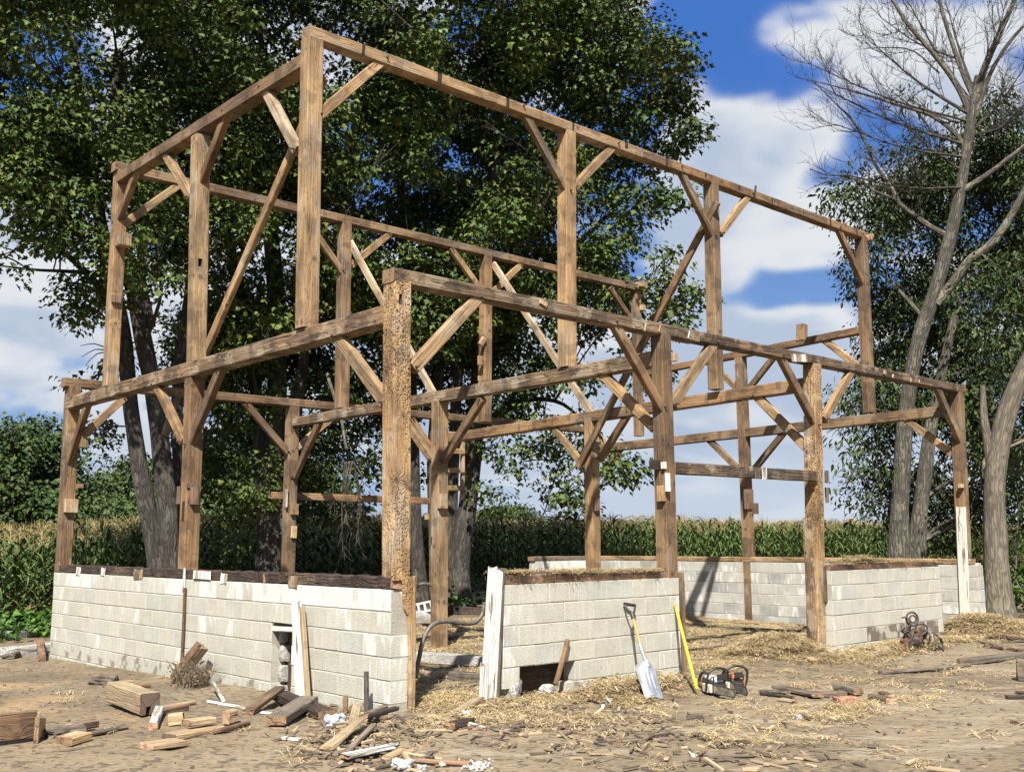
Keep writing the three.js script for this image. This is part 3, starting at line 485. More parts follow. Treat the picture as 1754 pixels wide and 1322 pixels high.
  left(1122, 796, BX[1], 0.10, 0.10, 'rotten', 0.10); tag(left(1137, 797, BX[1], 0.055, 0.075, 'white', 0.05), 'white painted stub on the second front post'); tag(left(1144, 826, BX[1] + 0.0, 0.05, 0.20, 'white', 0.05), 'white board end on the second front post'); left(1133, 845, BX[1], 0.09, 0.17, 'tan', 0.07);
  front(1310, 811, -0.0, 0.10, 0.15, 'white', 0, 0.02); front(1297, 811, 0, 0.10, 0.12, 'grey', 0, 0.012); front(1416, 818, 0.0, 0.06, 0.14, 'rotten', 0, 0.03);
  left(1647, 832, BX[3], 0.06, 0.06, 'fresh', 0.10);
  // small lath ends still nailed to the front plate
  for (const [u, v, w, h, mat] of [[931, 519, 0.11, 0.045, 'fresh'], [1106, 560, 0.035, 0.10, 'fresh'], [1130, 563, 0.025, 0.075, 'fresh'], [1180, 573, 0.02, 0.09, 'white'], [1516, 638, 0.07, 0.06, 'fresh'], [1530, 644, 0.025, 0.05, 'fresh'], [1561, 651, 0.03, 0.06, 'fresh'], [1575, 653, 0.02, 0.05, 'white']]) front(u, v, 0, w, h, mat, 0.3, 0.02);
  front(1370, 613, 0, 0.36, 0.10, 'white', -0.1, 0.008);
  // stubs on the collar beam of the far gable and on the purlin
  stub(onX(1374, 570, BX[3] + 0.07), 0.14, 0.30, 0.16, 'brown', 0.1, 'stub'); stub(onX(1155, 612, BX[3] + 0.06), 0.12, 0.16, 0.12, 'fresh', 0, 'stub'); front(1294, 327, ZF, 0.03, 0.18, 'rotten', 0.25, 0.03);
  { const p = onZ(1486, 408, ZF - 0.16); stub(p, 0.05, 0.14, 0.22, 'tan', 0.5, 'stub'); }
  // cladding boards left on two posts
  { const A = onX(1654, 868, BX[3] - 0.02), B = onX(1662, 1072, BX[3] - 0.02); tag(beam('board', frame, A.add(V(0, 0, -0.07)), V(B.x, 0.0, B.z - 0.07), 0.16, 0.03, 'painted', { side: V(0, 0, 1), ragged: 0.05 }), 'tall white painted board on the right end post'); beam('board', frame, V(BX[3] + 0.2, 0.02, 0.02), V(BX[3] + 0.2, 1.05, 0.02), 0.12, 0.04, 'white', { side: V(1, 0, 0) }); }
  { const B = onX(1393, 1105, BX[2] - 0.012), A = onX(1389, 890, BX[2] - 0.012); tag(beam('board', frame, A.add(V(0, 0, -0.05)), V(B.x, -0.03, A.z), 0.14, 0.024, 'limed', { side: V(0, 0, 1), ragged: 0.08, rough: 0.08 }), 'grey white flaking board on the third front post'); }
  for (const [u, v, h] of [[1425, 815, 0.14], [1425, 848, 0.2], [1422, 1000, 0.45]]) front(u - 8, v, -0.1, 0.06, h, 'grey', 0, 0.03);
}
// the ladder hung behind the middle post
{
  const at = V(7.02, 0, ZB - 0.04), t = thing('ladder', 'short wooden ladder hanging from the back plate behind a post', 'ladder', at);
  for (const x of [0, 0.42]) beam('rail', t, at.clone().add(V(x, 2.28 + (x ? 0 : 0.25), 0)), at.clone().add(V(x, 3.66, 0)), 0.06, 0.09, 'tan', { side: V(1, 0, 0) });
  for (const y of [2.42, 2.76, 3.12, 3.44]) beam('rung', t, at.clone().add(V(-0.03, y, 0.06)), at.clone().add(V(0.42, y + 0.01, 0.06)), 0.10, 0.03, 'tan', { side: V(0, 1, 0), seg: 2 });
}

// ------------------------------------------------------------------ block walls, laid block by block
const CH = 0.19, BL = 0.402, BT = 0.19, WTOP = 1.025;
const blockGeos = new Map();
function blockGeo(len, v, h = CH, th = BT) {                  // arrises taken off, its own piece of the texture
  const key = [len.toFixed(3), v, h.toFixed(3), th].join();
  if (!blockGeos.has(key)) {
    const J = 0.003, L = len - J, Hh = h - 0.008, b = 0.005, r = rng(7000 + v), S = new Soup(), x = L / 2, y = Hh / 2, z = th / 2, u0 = r() * 0.8, v0 = r() * 0.8;
    const C = (i, j, k, f) => V(i * (x - (f === 0 ? 0 : b)), j * (y - (f === 1 ? 0 : b)), k * (z - (f === 2 ? 0 : b)));
    const uvOf = (p, f) => (f === 0 ? [u0 + p.z, v0 + p.y] : f === 1 ? [u0 + p.x, v0 + p.z] : [u0 + p.x, v0 + p.y]);
    for (const f of [0, 1, 2]) for (const s of [-1, 1]) {
      const ring = [[-1, -1], [1, -1], [1, 1], [-1, 1]].map(([p, q]) => (f === 0 ? C(s, p, q, 0) : f === 1 ? C(q, s, p, 1) : C(p, q, s, 2)));
      if (s < 0) ring.reverse(); S.quad(...ring, ...ring.map((p) => uvOf(p, f)));
    }
    for (const [f, g] of [[0, 1], [1, 2], [2, 0]]) for (const s of [-1, 1]) for (const t of [-1, 1]) {   // the twelve chamfers
      const w = [0, 0, 0], h3 = 3 - f - g, pt = (e, face) => { w[f] = s; w[g] = t; w[h3] = e; return C(w[0], w[1], w[2], face); };
      const q = [pt(-1, f), pt(1, f), pt(1, g), pt(-1, g)]; if (s * t < 0) q.reverse(); S.quad(...q, ...q.map((p) => uvOf(p, f === 2 || g === 2 ? 2 : 0)));
    }
    blockGeos.set(key, S.geo());
  }
  return blockGeos.get(key);
}
// origin o, direction d along the wall (unit, horizontal); courses counted down from the top
function blockWall(name, label, o, d, length, courses, pick, skip = () => null, start = 0) {
  const t = thing(name, label, 'block wall', o), r = rng(8100 + Math.round(length * 97)), turn = Math.atan2(-d.z, d.x);
  for (let c = 0; c < courses; c++) {
    let s = (c + start) % 2 ? -BL / 2 : 0; const y = WTOP - CH / 2 - c * CH;
    for (let i = 0; s < length - 0.02; i++, s += BL) {
      const a = Math.max(0, s), b = Math.min(length, s + BL), cut = skip(c, a, b);
      for (const [p, q] of cut ?? [[a, b]]) {
        if (q - p < 0.05) continue;
        const m = mesh('block', blockGeo(q - p, Math.floor(r() * 6)), MAT[pick(c, (p + q) / 2, r)], t);
        m.position.copy(d).multiplyScalar((p + q) / 2); m.position.y = y - o.y; m.position.x += (r() - 0.5) * 0.005; m.position.z += (r() - 0.5) * 0.005; m.position.y += (r() - 0.5) * 0.003; m.rotation.y = turn + (r() - 0.5) * 0.008; m.rotation.z = (r() - 0.5) * 0.005;
      }
    }
  }
  return t;
}
// mortar core, a shade behind the faces
function core(t, d, spans) {
  const list = spans.map(([a, b, y0, y1]) => { const g = new THREE.BoxGeometry(b - a, y1 - y0, BT - 0.010); g.rotateY(Math.atan2(-d.z, d.x)); g.translate(d.x * (a + b) / 2, (y0 + y1) / 2, d.z * (a + b) / 2); const p = g.attributes.position, u = g.attributes.uv; for (let i = 0; i < p.count; i++) u.setXY(i, p.getX(i) + p.getZ(i), p.getY(i)); return g; });
  mesh('mortar', merge(list), MAT.mortar, t);
}
{
  // left gable wall, along -z; a pocket is broken through it
  const d = V(0, 0, -1), o = V(BT / 2, 0, 0), L = 8.24, h0 = 1.62, h1 = 2.0;
  const W = blockWall('block_wall', 'long pale concrete block gable wall with limewashed top course and a narrow broken opening', o, d, L, 7,
    (c, s, r) => (c === 0 ? (s < 2.5 || r() < 0.45 ? 'block_lime' : 'block_streak') : c >= 5 ? 'block_soil' : s < 0.3 || r() < 0.16 ? 'block_streak' : r() < 0.4 ? 'block_a' : r() < 0.6 ? 'block_b' : 'block_c'),
    (c, a, b) => (c >= 2 && b > h0 && a < h1 ? [[a, Math.min(b, h0)], [Math.max(a, h1), b]].filter(([p, q]) => q > p) : null));
  core(W, d, [[0.003, h0 - 0.003, -0.3, WTOP - 0.003], [h0, h1, 0.66, WTOP - 0.004], [h1 + 0.003, L - 0.003, -0.3, WTOP - 0.003]]);
  // the broken ends of hollow blocks inside the opening
  for (const [z, y, w, h] of [[-1.955, 0.53, 0.05, 0.16], [-1.93, 0.34, 0.06, 0.17], [-1.95, 0.15, 0.07, 0.17], [-1.96, -0.03, 0.10, 0.16]]) { const m = mesh('broken_block', lumpGeo(0.07, h / 2, w * 0.6, Math.round(y * 90) + 40, 0.3, 3), MAT.broken, W); m.position.set(0.05, y, z - 0.03); }
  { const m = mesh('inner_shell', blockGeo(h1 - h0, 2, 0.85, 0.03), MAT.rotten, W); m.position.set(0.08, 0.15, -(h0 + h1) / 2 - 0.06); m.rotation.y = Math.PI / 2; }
  beam('lintel_lath', W, V(0.02, 0.585, -h1 - 0.02), V(0.02, 0.60, -h0 + 0.02), 0.05, 0.03, 'white', { side: V(0, 1, 0) });
  // sill: rotten timbers end to end
  for (const [z0, z1, m] of [[-0.02, -2.2, 'rotten'], [-2.21, -4.6, 'rotten'], [-4.61, -8.3, 'rotten']]) beam('sill', W, V(0.10, WTOP + 0.052, z0), V(0.10, WTOP + 0.052, z1), 0.185, 0.105, m, { side: V(1, 0, 0), rough: 0.36, jit: 0.02, seg: 26, ragged: 0.08 });
  const r = rng(31);       // limed lath ends and splinters left along the sill
  for (const z of [-3.05, -5.2, -5.34, -6.42, -7.3, -1.62]) { const w = 0.06 + r() * 0.12, y = WTOP + 0.02 - r() * 0.02; beam('lath', W, V(-0.004, y - 0.03, z), V(0.004, y + 0.075, z + (r() - 0.5) * 0.02), w, 0.008, r() < 0.7 ? 'white' : 'limed', { side: V(0, 0, 1), ragged: 0.03, seg: 2 }); }
  beam('lath', W, V(-0.01, 1.03, -3.55), V(-0.006, 1.125, -3.55), 0.42, 0.014, 'white', { side: V(0, 0, 1), ragged: 0.02, seg: 2 });
  beam('lath', W, V(-0.012, 0.88, -3.98), V(-0.012, WTOP + 0.12, -3.98), 0.05, 0.02, 'white', { side: V(0, 0, 1), ragged: 0.03 });
  tag(mesh('rod', tubeGeo([V(-0.03, -0.12, 0), V(-0.026, 0.5, 0.01), V(-0.02, 0.93, 0)].map((p) => p.add(V(-0.095, 0, -3.93))), 0.018, 8, 0.3, true, 0.2, 3), MAT.rust, W), 'rusty upright rod against the wall');
  // rotten plank up the end of the wall
  const poly = [[0.115, 1.12], [0.115, 1.10], [0.12, 0.95], [0.13, 0.86], [0.165, 0.80], [0.175, 0.66], [0.185, 0.45], [0.192, 0.2], [0.19, -0.06], [0.235, -0.08], [0.242, 0.5], [0.238, 0.9], [0.245, 1.13], [0.18, 1.125]];
  const g = extrude(poly.map(([x, y]) => [x - BT / 2, y]), 0.03, 0.003), p = g.attributes.position, u = g.attributes.uv; for (let i = 0; i < p.count; i++) u.setXY(i, p.getY(i), p.getX(i)); g.translate(0, 0, 0.002);
  tag(mesh('end_plank', g, MAT.worm, W), 'ragged worm-eaten plank on the wall end');
}
{
  // middle wall of the front, with a hole broken in low at its left
  const d = V(1, 0, 0), x0 = 1.27, L = 3.845 - x0, o = V(x0, 0, -BT / 2);
  const W = blockWall('block_wall', 'short pale block wall with a jagged hole at its foot, behind the shovel', o, d, L, 7,
    (c, s, r) => (s < 0.22 ? (r() < 0.5 ? 'block_dusty' : 'block_streak') : c >= 5 ? 'block_soil' : s > L - 0.25 ? 'block_streak' : r() < 0.35 ? 'block_a' : r() < 0.6 ? 'block_b' : 'block_c'),
    (c, a, b) => (c === 4 && b > 0.22 && a < 0.94 ? [[a, Math.min(b, 0.22)], [Math.max(a, 0.94), b]].filter(([p, q]) => q > p) : c === 5 && b > 0.06 && a < 0.80 ? [[Math.max(a, 0.80), b]].filter(([p, q]) => q > p) : null), 1);
  core(W, d, [[0.003, L - 0.003, WTOP - 4 * CH, WTOP - 0.003], [0.945, L - 0.003, -0.3, WTOP - 4 * CH], [0.003, 0.21, 0.08, WTOP - 4 * CH]]);
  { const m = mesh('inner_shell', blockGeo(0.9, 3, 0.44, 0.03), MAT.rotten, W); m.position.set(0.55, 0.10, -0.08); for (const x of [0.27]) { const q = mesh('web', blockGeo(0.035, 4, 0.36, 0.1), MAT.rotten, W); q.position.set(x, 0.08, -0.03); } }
  const S = beam('sill', W, V(x0 + 0.03, WTOP + 0.042, -0.10), V(3.80, WTOP + 0.015, -0.10), 0.09, 0.17, 'rotten', { side: V(0, 1, 0), rough: 0.14, jit: 0.008, seg: 20 }); S.material = [MAT.red, MAT.end];
  beam('end_board', W, V(3.845 + 0.02, -0.05, 0.0), V(3.845 + 0.012, 1.08, 0.0), 0.035, 0.12, 'brown', { side: V(1, 0, 0), rough: 0.1 });
  // door jamb: two old painted boards and a stud
  beam('jamb_board', W, V(1.005, -0.06, 0.045), V(1.13, 1.19, 0.02), 0.10, 0.035, 'painted', { side: V(1, 0, 0), ragged: 0.05, rough: 0.06 });
  beam('jamb_board', W, V(1.10, -0.06, 0.03), V(1.215, 1.17, 0.01), 0.075, 0.05, 'painted', { side: V(1, 0, 0), ragged: 0.06, rough: 0.08 });
  beam('jamb_board', W, V(1.16, -0.06, 0.0), V(1.255, 1.18, -0.02), 0.05, 0.10, 'grey', { side: V(1, 0, 0), rough: 0.06 });
  beam('jamb_board', W, V(0.97, -0.06, 0.06), V(1.0, 0.33, 0.055), 0.09, 0.03, 'painted', { side: V(1, 0, 0), ragged: 0.05 });
}
{
  const d = V(1, 0, 0), x0 = 6.93, L = 9.90 - x0, o = V(x0, 0, -BT / 2);
  const W = blockWall('block_wall', 'pale block wall with straw on its brown sill and a dirty damp foot', o, d, L, 7,
    (c, s, r) => (s < 0.12 || s > L - 0.12 ? 'block_streak' : c >= 5 || (c === 4 && s > 0.9) ? (s > 0.9 ? 'block_dirty' : 'block_dusty') : r() < 0.4 ? 'block_a' : r() < 0.6 ? 'block_b' : 'block_c'));
  core(W, d, [[0.003, L - 0.003, -0.3, WTOP - 0.003]]);
  beam('sill', W, V(x0 + 0.02, WTOP + 0.04, -0.10), V(9.88, WTOP + 0.025, -0.10), 0.08, 0.17, 'red', { side: V(0, 1, 0), rough: 0.1, jit: 0.006, seg: 18 });
}
{
  const d = V(0, 0, -1), o = V(BX[3] + BT / 2 + 0.005, 0, 0.10), L = 8.3;
  const W = blockWall('block_wall', 'grey dusty block wall of the far gable, seen across the open floor', o, d, L, 7,
    (c, s, r) => (c >= 4 ? (r() < 0.6 ? 'block_grey' : 'block_dusty') : r() < 0.25 ? 'block_grey' : r() < 0.8 ? 'block_dusty' : 'block_c'));
  core(W, d, [[0.003, L - 0.003, -0.3, WTOP - 0.003]]);
  beam('sill', W, V(o.x - 0.01, WTOP + 0.045, 0.0), V(o.x - 0.01, WTOP + 0.045, -8.1), 0.085, 0.18, 'tan', { side: V(0, 1, 0), rough: 0.06, seg: 22 });
}
{
  const d = V(1, 0, 0), x0 = 9.33, L = 1.7, o = V(x0, 0, ZB - 0.12);
  const W = blockWall('block_wall', 'stub of the white block back wall under a grey plank, before the corn', o, d, L, 7, (c, s, r) => (r() < 0.5 ? 'block_lime' : 'block_dusty'));
  core(W, d, [[0.003, L - 0.003, -0.3, WTOP - 0.003]]);
  beam('sill', W, V(x0 - 0.03, WTOP + 0.05, o.z), V(x0 + L, WTOP + 0.04, o.z), 0.09, 0.2, 'grey', { side: V(0, 1, 0), seg: 8 });
}

// ------------------------------------------------------------------ leaves, sprays, trees
const M4 = () => new THREE.Matrix4();
// outline: points of half a leaf from stalk to tip; folded along its midrib
function leafGeo(S, C, at, dir, up, len, outline, shade, fold = 0.25, curl = 0.25) {
  const s = dir.clone().cross(up).normalize(), n = s.clone().cross(dir).normalize(), P = (x, y) => at.clone().addScaledVector(dir, y * len).addScaledVector(s, x * len).addScaledVector(n, Math.abs(x) * fold * len - y * y * curl * len);
  for (const sg of [1, -1]) for (let i = 0; i < outline.length - 1; i++) {
    const [x0, y0] = outline[i], [x1, y1] = outline[i + 1], m = P(0, 0.35), a = P(sg * x0, y0), b = P(sg * x1, y1);
    sg > 0 ? S.tri(m, a, b, [0, 0], [0, 0], [0, 0]) : S.tri(m, b, a, [0, 0], [0, 0], [0, 0]);
    for (let k = 0; k < 3; k++) C.push(...shade);
  }
}
const MAPLE = [[0, 0], [0.30, 0.10], [0.22, 0.28], [0.52, 0.48], [0.24, 0.58], [0.20, 0.72], [0, 1]], OVAL = [[0, 0], [0.17, 0.25], [0.19, 0.55], [0, 1]], BROAD = [[0, 0], [0.36, 0.15], [0.40, 0.45], [0, 1]];
function sprayGeo(seed, n, R, len, outline, lo, hi, droop = 0.5) {
  const r = rng(seed), S = new Soup(), C = [];
  for (let i = 0; i < n; i++) {
    const a = r() * 6.283, q = R * Math.sqrt(r()), y = (r() - 0.5) * R * 0.9, at = V(Math.cos(a) * q, y - q * q * 0.3, Math.sin(a) * q);
    const dir = V(Math.cos(a) + (r() - 0.5) * 1.4, -droop * (0.2 + r() * 1.3), Math.sin(a) + (r() - 0.5) * 1.4).normalize(), up = V((r() - 0.5) * 1.1, 1, (r() - 0.5) * 1.1).normalize();
    leafGeo(S, C, at, dir, up, len * (0.55 + 0.85 * r()), outline, mix3(lo, hi, r()), 0.12 + 0.25 * r(), 0.1 + 0.4 * r());
  }
  const g = S.geo(); g.deleteAttribute('uv'); g.setAttribute('color', new THREE.Float32BufferAttribute(C, 3)); return g;
}
function instances(name, geo, mat, list, parent) {            // list: [position, quaternion, scale, colour]
  const m = new THREE.InstancedMesh(geo, mat, list.length), T = M4(); m.name = parent === scene ? numbered(name) : name; m.castShadow = m.receiveShadow = true;
  list.forEach(([p, q, s, c], i) => { m.setMatrixAt(i, T.compose(p, q, typeof s === 'number' ? V(s, s, s) : s)); if (c) m.setColorAt(i, c); });
  m.instanceMatrix.needsUpdate = true; parent.add(m); m.userData.kind = 'stuff'; return m;
}
const quat = (x, y, z) => new THREE.Quaternion().setFromEuler(new THREE.Euler(x, y, z, 'YXZ'));
const LO = [0.022, 0.043, 0.010], HI = [0.086, 0.128, 0.027];
const SPRAY = {
  maple: [1, 2, 3].map((i) => sprayGeo(1100 + i, 24, 0.36, 0.10, MAPLE, LO, HI)),
  oval: [1, 2, 3].map((i) => sprayGeo(1200 + i, 18, 0.34, 0.12, OVAL, [0.011, 0.023, 0.007], [0.050, 0.078, 0.019], 0.7)),
  far: [1, 2].map((i) => sprayGeo(1300 + i, 54, 0.75, 0.15, BROAD, [0.018, 0.037, 0.010], [0.056, 0.092, 0.024], 0.6)),
  weed: [1, 2].map((i) => sprayGeo(1400 + i, 16, 0.15, 0.075, BROAD, [0.022, 0.056, 0.010], [0.066, 0.13, 0.024], 0.3)),
};
const inPoly = (x, y, p) => { let c = false; for (let i = 0, j = p.length - 1; i < p.length; j = i++) { const [a, b] = p[i], [d, e] = p[j]; if ((b > y) !== (e > y) && x < (d - a) * (y - b) / (e - b) + a) c = !c; } return c; };
// o: at = base pixel, dist = metres, trunks [[ [u,v,r,dist?] ... ]], area = outline of the crown from here, n lobes, extra lobes [u,v,dist,r]
function tree(name, label, category, o, group) {
  const r = rng(o.seed), base = atDist(o.trunks[0][0][0], o.trunks[0][0][1], o.dist); base.y = gy(base.x, base.z);
  const t = thing(name, label, category, base, group), loc = (p) => p.clone().sub(base), wood = [], spine = [];
  for (const tr of o.trunks) {
    const pts = tr.map(([u, v, q, d]) => atDist(u, v, d ?? o.dist)), rad = tr.map((q) => q[2]);
    if (tr !== o.limbs) { pts[0].y = Math.min(pts[0].y, gy(pts[0].x, pts[0].z) - 0.15); }
    const n = pts.length * 5, c = spline(pts.map(loc), n), rr = c.map((_, i) => { const f = i / n * (rad.length - 1), k = Math.min(Math.floor(f), rad.length - 2); return lerp(rad[k], rad[k + 1], f - k) * (1 + 0.35 * Math.exp(-i / n * 14)); });
    wood.push(tubeGeo(c, rr, o.sides ?? 14, 1, true, 0.16, o.seed)); c.forEach((p, i) => spine.push([p, rr[i]]));
  }
  for (const li of o.limbs ?? []) { const pts = li.map(([u, v, q, d]) => loc(atDist(u, v, d ?? o.dist))), n = pts.length * 4, c = spline(pts, n), rr = c.map((_, i) => { const f = i / n * (li.length - 1), k = Math.min(Math.floor(f), li.length - 2); return 0.74 * lerp(li[k][2], li[k + 1][2], f - k); }); wood.push(tubeGeo(c, rr, 8, 1, true, 0.1, o.seed)); c.forEach((p, i) => { if (i > n * 0.4) spine.push([p, rr[i]]); }); }
  // lobes
  const lobes = [];
  if (o.area) {
    const us = o.area.map((p) => p[0]), vs = o.area.map((p) => p[1]), u0 = Math.min(...us), u1 = Math.max(...us), v0 = Math.min(...vs), v1 = Math.max(...vs);
    for (let i = 0, tries = 0; i < o.n && tries < 9000; tries++) { const u = lerp(u0, u1, r()), v = lerp(v0, v1, r()); if (!inPoly(u, v, o.area)) continue; const d = o.dist + (r() + r() - 1) * (o.deep ?? 3.5) + (o.push ?? 0); lobes.push([loc(atDist(u, v, d)), lerp(o.r0 ?? 0.8, o.r1 ?? 1.35, r()), 1]); i++; }
  }
  for (const [u, v, d, q, k] of o.lobes ?? []) lobes.push([loc(atDist(u, v, d)), q, k ?? 1, true]);
  const sprays = [], K = o.kind ?? 'maple', col = new THREE.Color(), nV = SPRAY[K].length;
  for (let i = 0; i < nV; i++) sprays.push([]);
  for (const [c, q, k, hung] of lobes) {
    // the limb that carries the lobe leaves the nearest trunk below it
    let best = null, bd = 1e9; for (const [p, w] of spine) { if (!hung && p.y > c.y - 0.2 && r() < 0.9) continue; const d = hung ? p.distanceTo(c) * (w < 0.06 ? 0.8 : 1) : p.distanceTo(c) + Math.abs(c.y - p.y - p.distanceTo(c) * 0.6) * 0.5; if (d < bd) { bd = d; best = [p, w]; } }
    if (best && o.boughs !== false) {
      const m = best[0].clone().lerp(c, 0.5).add(V((r() - 0.5) * bd * 0.15, bd * 0.06, (r() - 0.5) * bd * 0.15)), w = Math.min(Math.max(best[1] * 0.5, 0.014), 0.014 + bd * (hung ? 0.004 : 0.011)), cc = spline([best[0], m, c], 8);
      wood.push(tubeGeo(cc, cc.map((_, i) => lerp(w, 0.012, i / 8)), 5, 1, false));
      spine.push([c.clone(), 0.03]);
      for (let j = 0; j < 4; j++) { const e = c.clone().add(V(r() - 0.5, r() * 0.7 - 0.25, r() - 0.5).normalize().multiplyScalar(q * 0.9)), cm = c.clone().lerp(e, 0.5).add(V(0, 0.08, 0)); wood.push(tubeGeo(spline([cc[6], cm, e], 4), [0.014, 0.012, 0.009, 0.007, 0.005], 4, 1, false)); }
    }
    const tone = 0.72 + 0.5 * r(), N = Math.round((o.dense ?? 62) * q * q * k);
    for (let j = 0; j < N; j++) {
      const d = V(r() * 2 - 1, r() * 2 - 1, r() * 2 - 1); if (d.lengthSq() > 1) { j--; continue; }
      d.multiplyScalar(Math.pow(Math.max(d.length(), 0.01), -0.45)).multiply(V(1, 0.8, 1)).multiplyScalar(q); const p = c.clone().add(d);
      if (fbm3(p.x * 1.2 + 3, p.y * 1.4, p.z * 1.2, 2, o.seed) < (o.gap ?? 0.40)) continue;
      const f = tone * (0.8 + 0.45 * r()); col.setRGB(f * (0.85 + 0.45 * r()), f, f * (0.75 + 0.4 * r()));
      sprays[Math.floor(r() * nV)].push([p, quat((r() - 0.5) * 0.9, r() * 6.283, (r() - 0.5) * 0.9), (o.leaf ?? 1) * (0.75 + 0.5 * r()), col.clone()]);
    }
  }
  mesh('trunk', merge(wood), MAT[o.bark ?? 'bark_dark'], t);
  sprays.forEach((s, i) => s.length && instances('crown', SPRAY[K][i], MAT.leaf, s, t));
  return t;
}
tree('maple_tree', 'leafy maple with leaning grey twin trunks behind the left gable', 'tree', {
  seed: 2001, dist: 20.2, leaf: 0.86, n: 76, r0: 0.4, r1: 1.2, deep: 3.2, dense: 92, gap: 0.425,
  trunks: [[[276, 1085, 0.17], [266, 950, 0.145], [249, 860, 0.155], [236, 780, 0.15], [222, 690, 0.15], [208, 560, 0.145], [178, 420, 0.125], [150, 250, 0.10], [120, 60, 0.07]], [[292, 1085, 0.22], [288, 950, 0.175], [285, 860, 0.175], [272, 740, 0.17], [252, 620, 0.165], [232, 520, 0.15], [212, 420, 0.13], [196, 300, 0.11], [200, 100, 0.08]], [[316, 1085, 0.16, 20.6], [310, 820, 0.13, 20.6], [302, 700, 0.12, 20.6], [316, 560, 0.11, 20.6], [335, 420, 0.10, 20.6], [345, 250, 0.08, 20.6]]],
  limbs: [[[205, 540, 0.12], [150, 470, 0.09], [90, 420, 0.07], [30, 400, 0.05], [-30, 370, 0.03]], [[176, 470, 0.08], [120, 465, 0.05], [60, 462, 0.035], [0, 455, 0.02]], [[165, 330, 0.08], [110, 180, 0.07], [60, 110, 0.05], [10, 60, 0.03]], [[258, 560, 0.12], [240, 450, 0.10], [262, 330, 0.07], [290, 150, 0.05]]],
  area: [[-90, -160], [420, -160], [430, 330], [380, 470], [300, 430], [240, 470], [180, 400], [90, 390], [20, 330], [-90, 300]],
  lobes: [[60, 340, 19.5, 0.7, 0.9], [15, 375, 19.5, 0.5, 1.3], [60, 405, 19.5, 0.4, 1.2], [95, 440, 19.8, 0.65, 0.9], [10, 440, 19.5, 0.35, 1.0], [50, 465, 19.7, 0.3, 0.8], [130, 495, 20, 0.5, 0.7], [170, 545, 20, 0.6, 0.8], [125, 530, 20, 0.3, 0.7], [185, 600, 20, 0.55, 0.8], [165, 655, 20, 0.45, 0.8], [260, 560, 20, 0.45, 0.6], [300, 470, 20.5, 0.7, 0.7], [345, 600, 21, 0.7, 0.8], [290, 640, 21, 0.5, 0.5], [190, 470, 19, 0.6, 0.9], [170, 740, 21, 0.35, 0.7], [185, 770, 21, 0.3, 0.6]],
});
tree('maple_tree', 'dense dark maple with a thick black trunk behind the middle of the frame', 'tree', {
  seed: 2011, dist: 22.5, n: 96, r0: 0.4, r1: 1.2, deep: 3.5, dense: 95, gap: 0.415,
  trunks: [[[458, 1075, 0.30], [460, 930, 0.24], [466, 800, 0.23], [474, 650, 0.21], [470, 480, 0.18], [455, 300, 0.14], [450, 80, 0.10]], [[470, 760, 0.15], [430, 600, 0.13], [395, 430, 0.11], [380, 250, 0.08]], [[476, 690, 0.14], [530, 560, 0.12], [580, 400, 0.13], [610, 200, 0.09]]],
  area: [[290, -170], [720, -170], [730, 350], [690, 560], [640, 640], [560, 600], [430, 640], [350, 600], [320, 420]],
  lobes: [[420, 660, 22, 0.8], [370, 700, 22, 0.7], [600, 660, 22.5, 0.7, 0.8], [560, 720, 23, 0.75, 0.8], [610, 760, 23, 0.7, 0.7], [540, 790, 23, 0.6, 0.7], [640, 800, 23.5, 0.5, 0.6], [620, 610, 23, 0.8], [650, 700, 23.5, 0.6], [580, 640, 23, 0.8], [540, 690, 23.5, 0.8], [450, 800, 21.5, 0.6, 0.8], [430, 850, 21.5, 0.45, 0.7], [380, 800, 23, 0.7, 0.8], [350, 860, 23, 0.7, 0.8], [400, 910, 23, 0.7, 0.8], [340, 640, 23.5, 0.7, 0.9], [350, 760, 24, 0.8, 0.9], [410, 600, 23, 0.9], [430, 720, 24, 0.8, 0.9], [520, 620, 24, 0.8], [520, 760, 24.5, 0.8, 0.8], [570, 800, 24.5, 0.7, 0.8], [500, 860, 25, 0.8, 0.8], [590, 870, 25, 0.6, 0.7], [440, 900, 25, 0.7, 0.8], [370, 960, 25, 0.6, 0.8]],
});
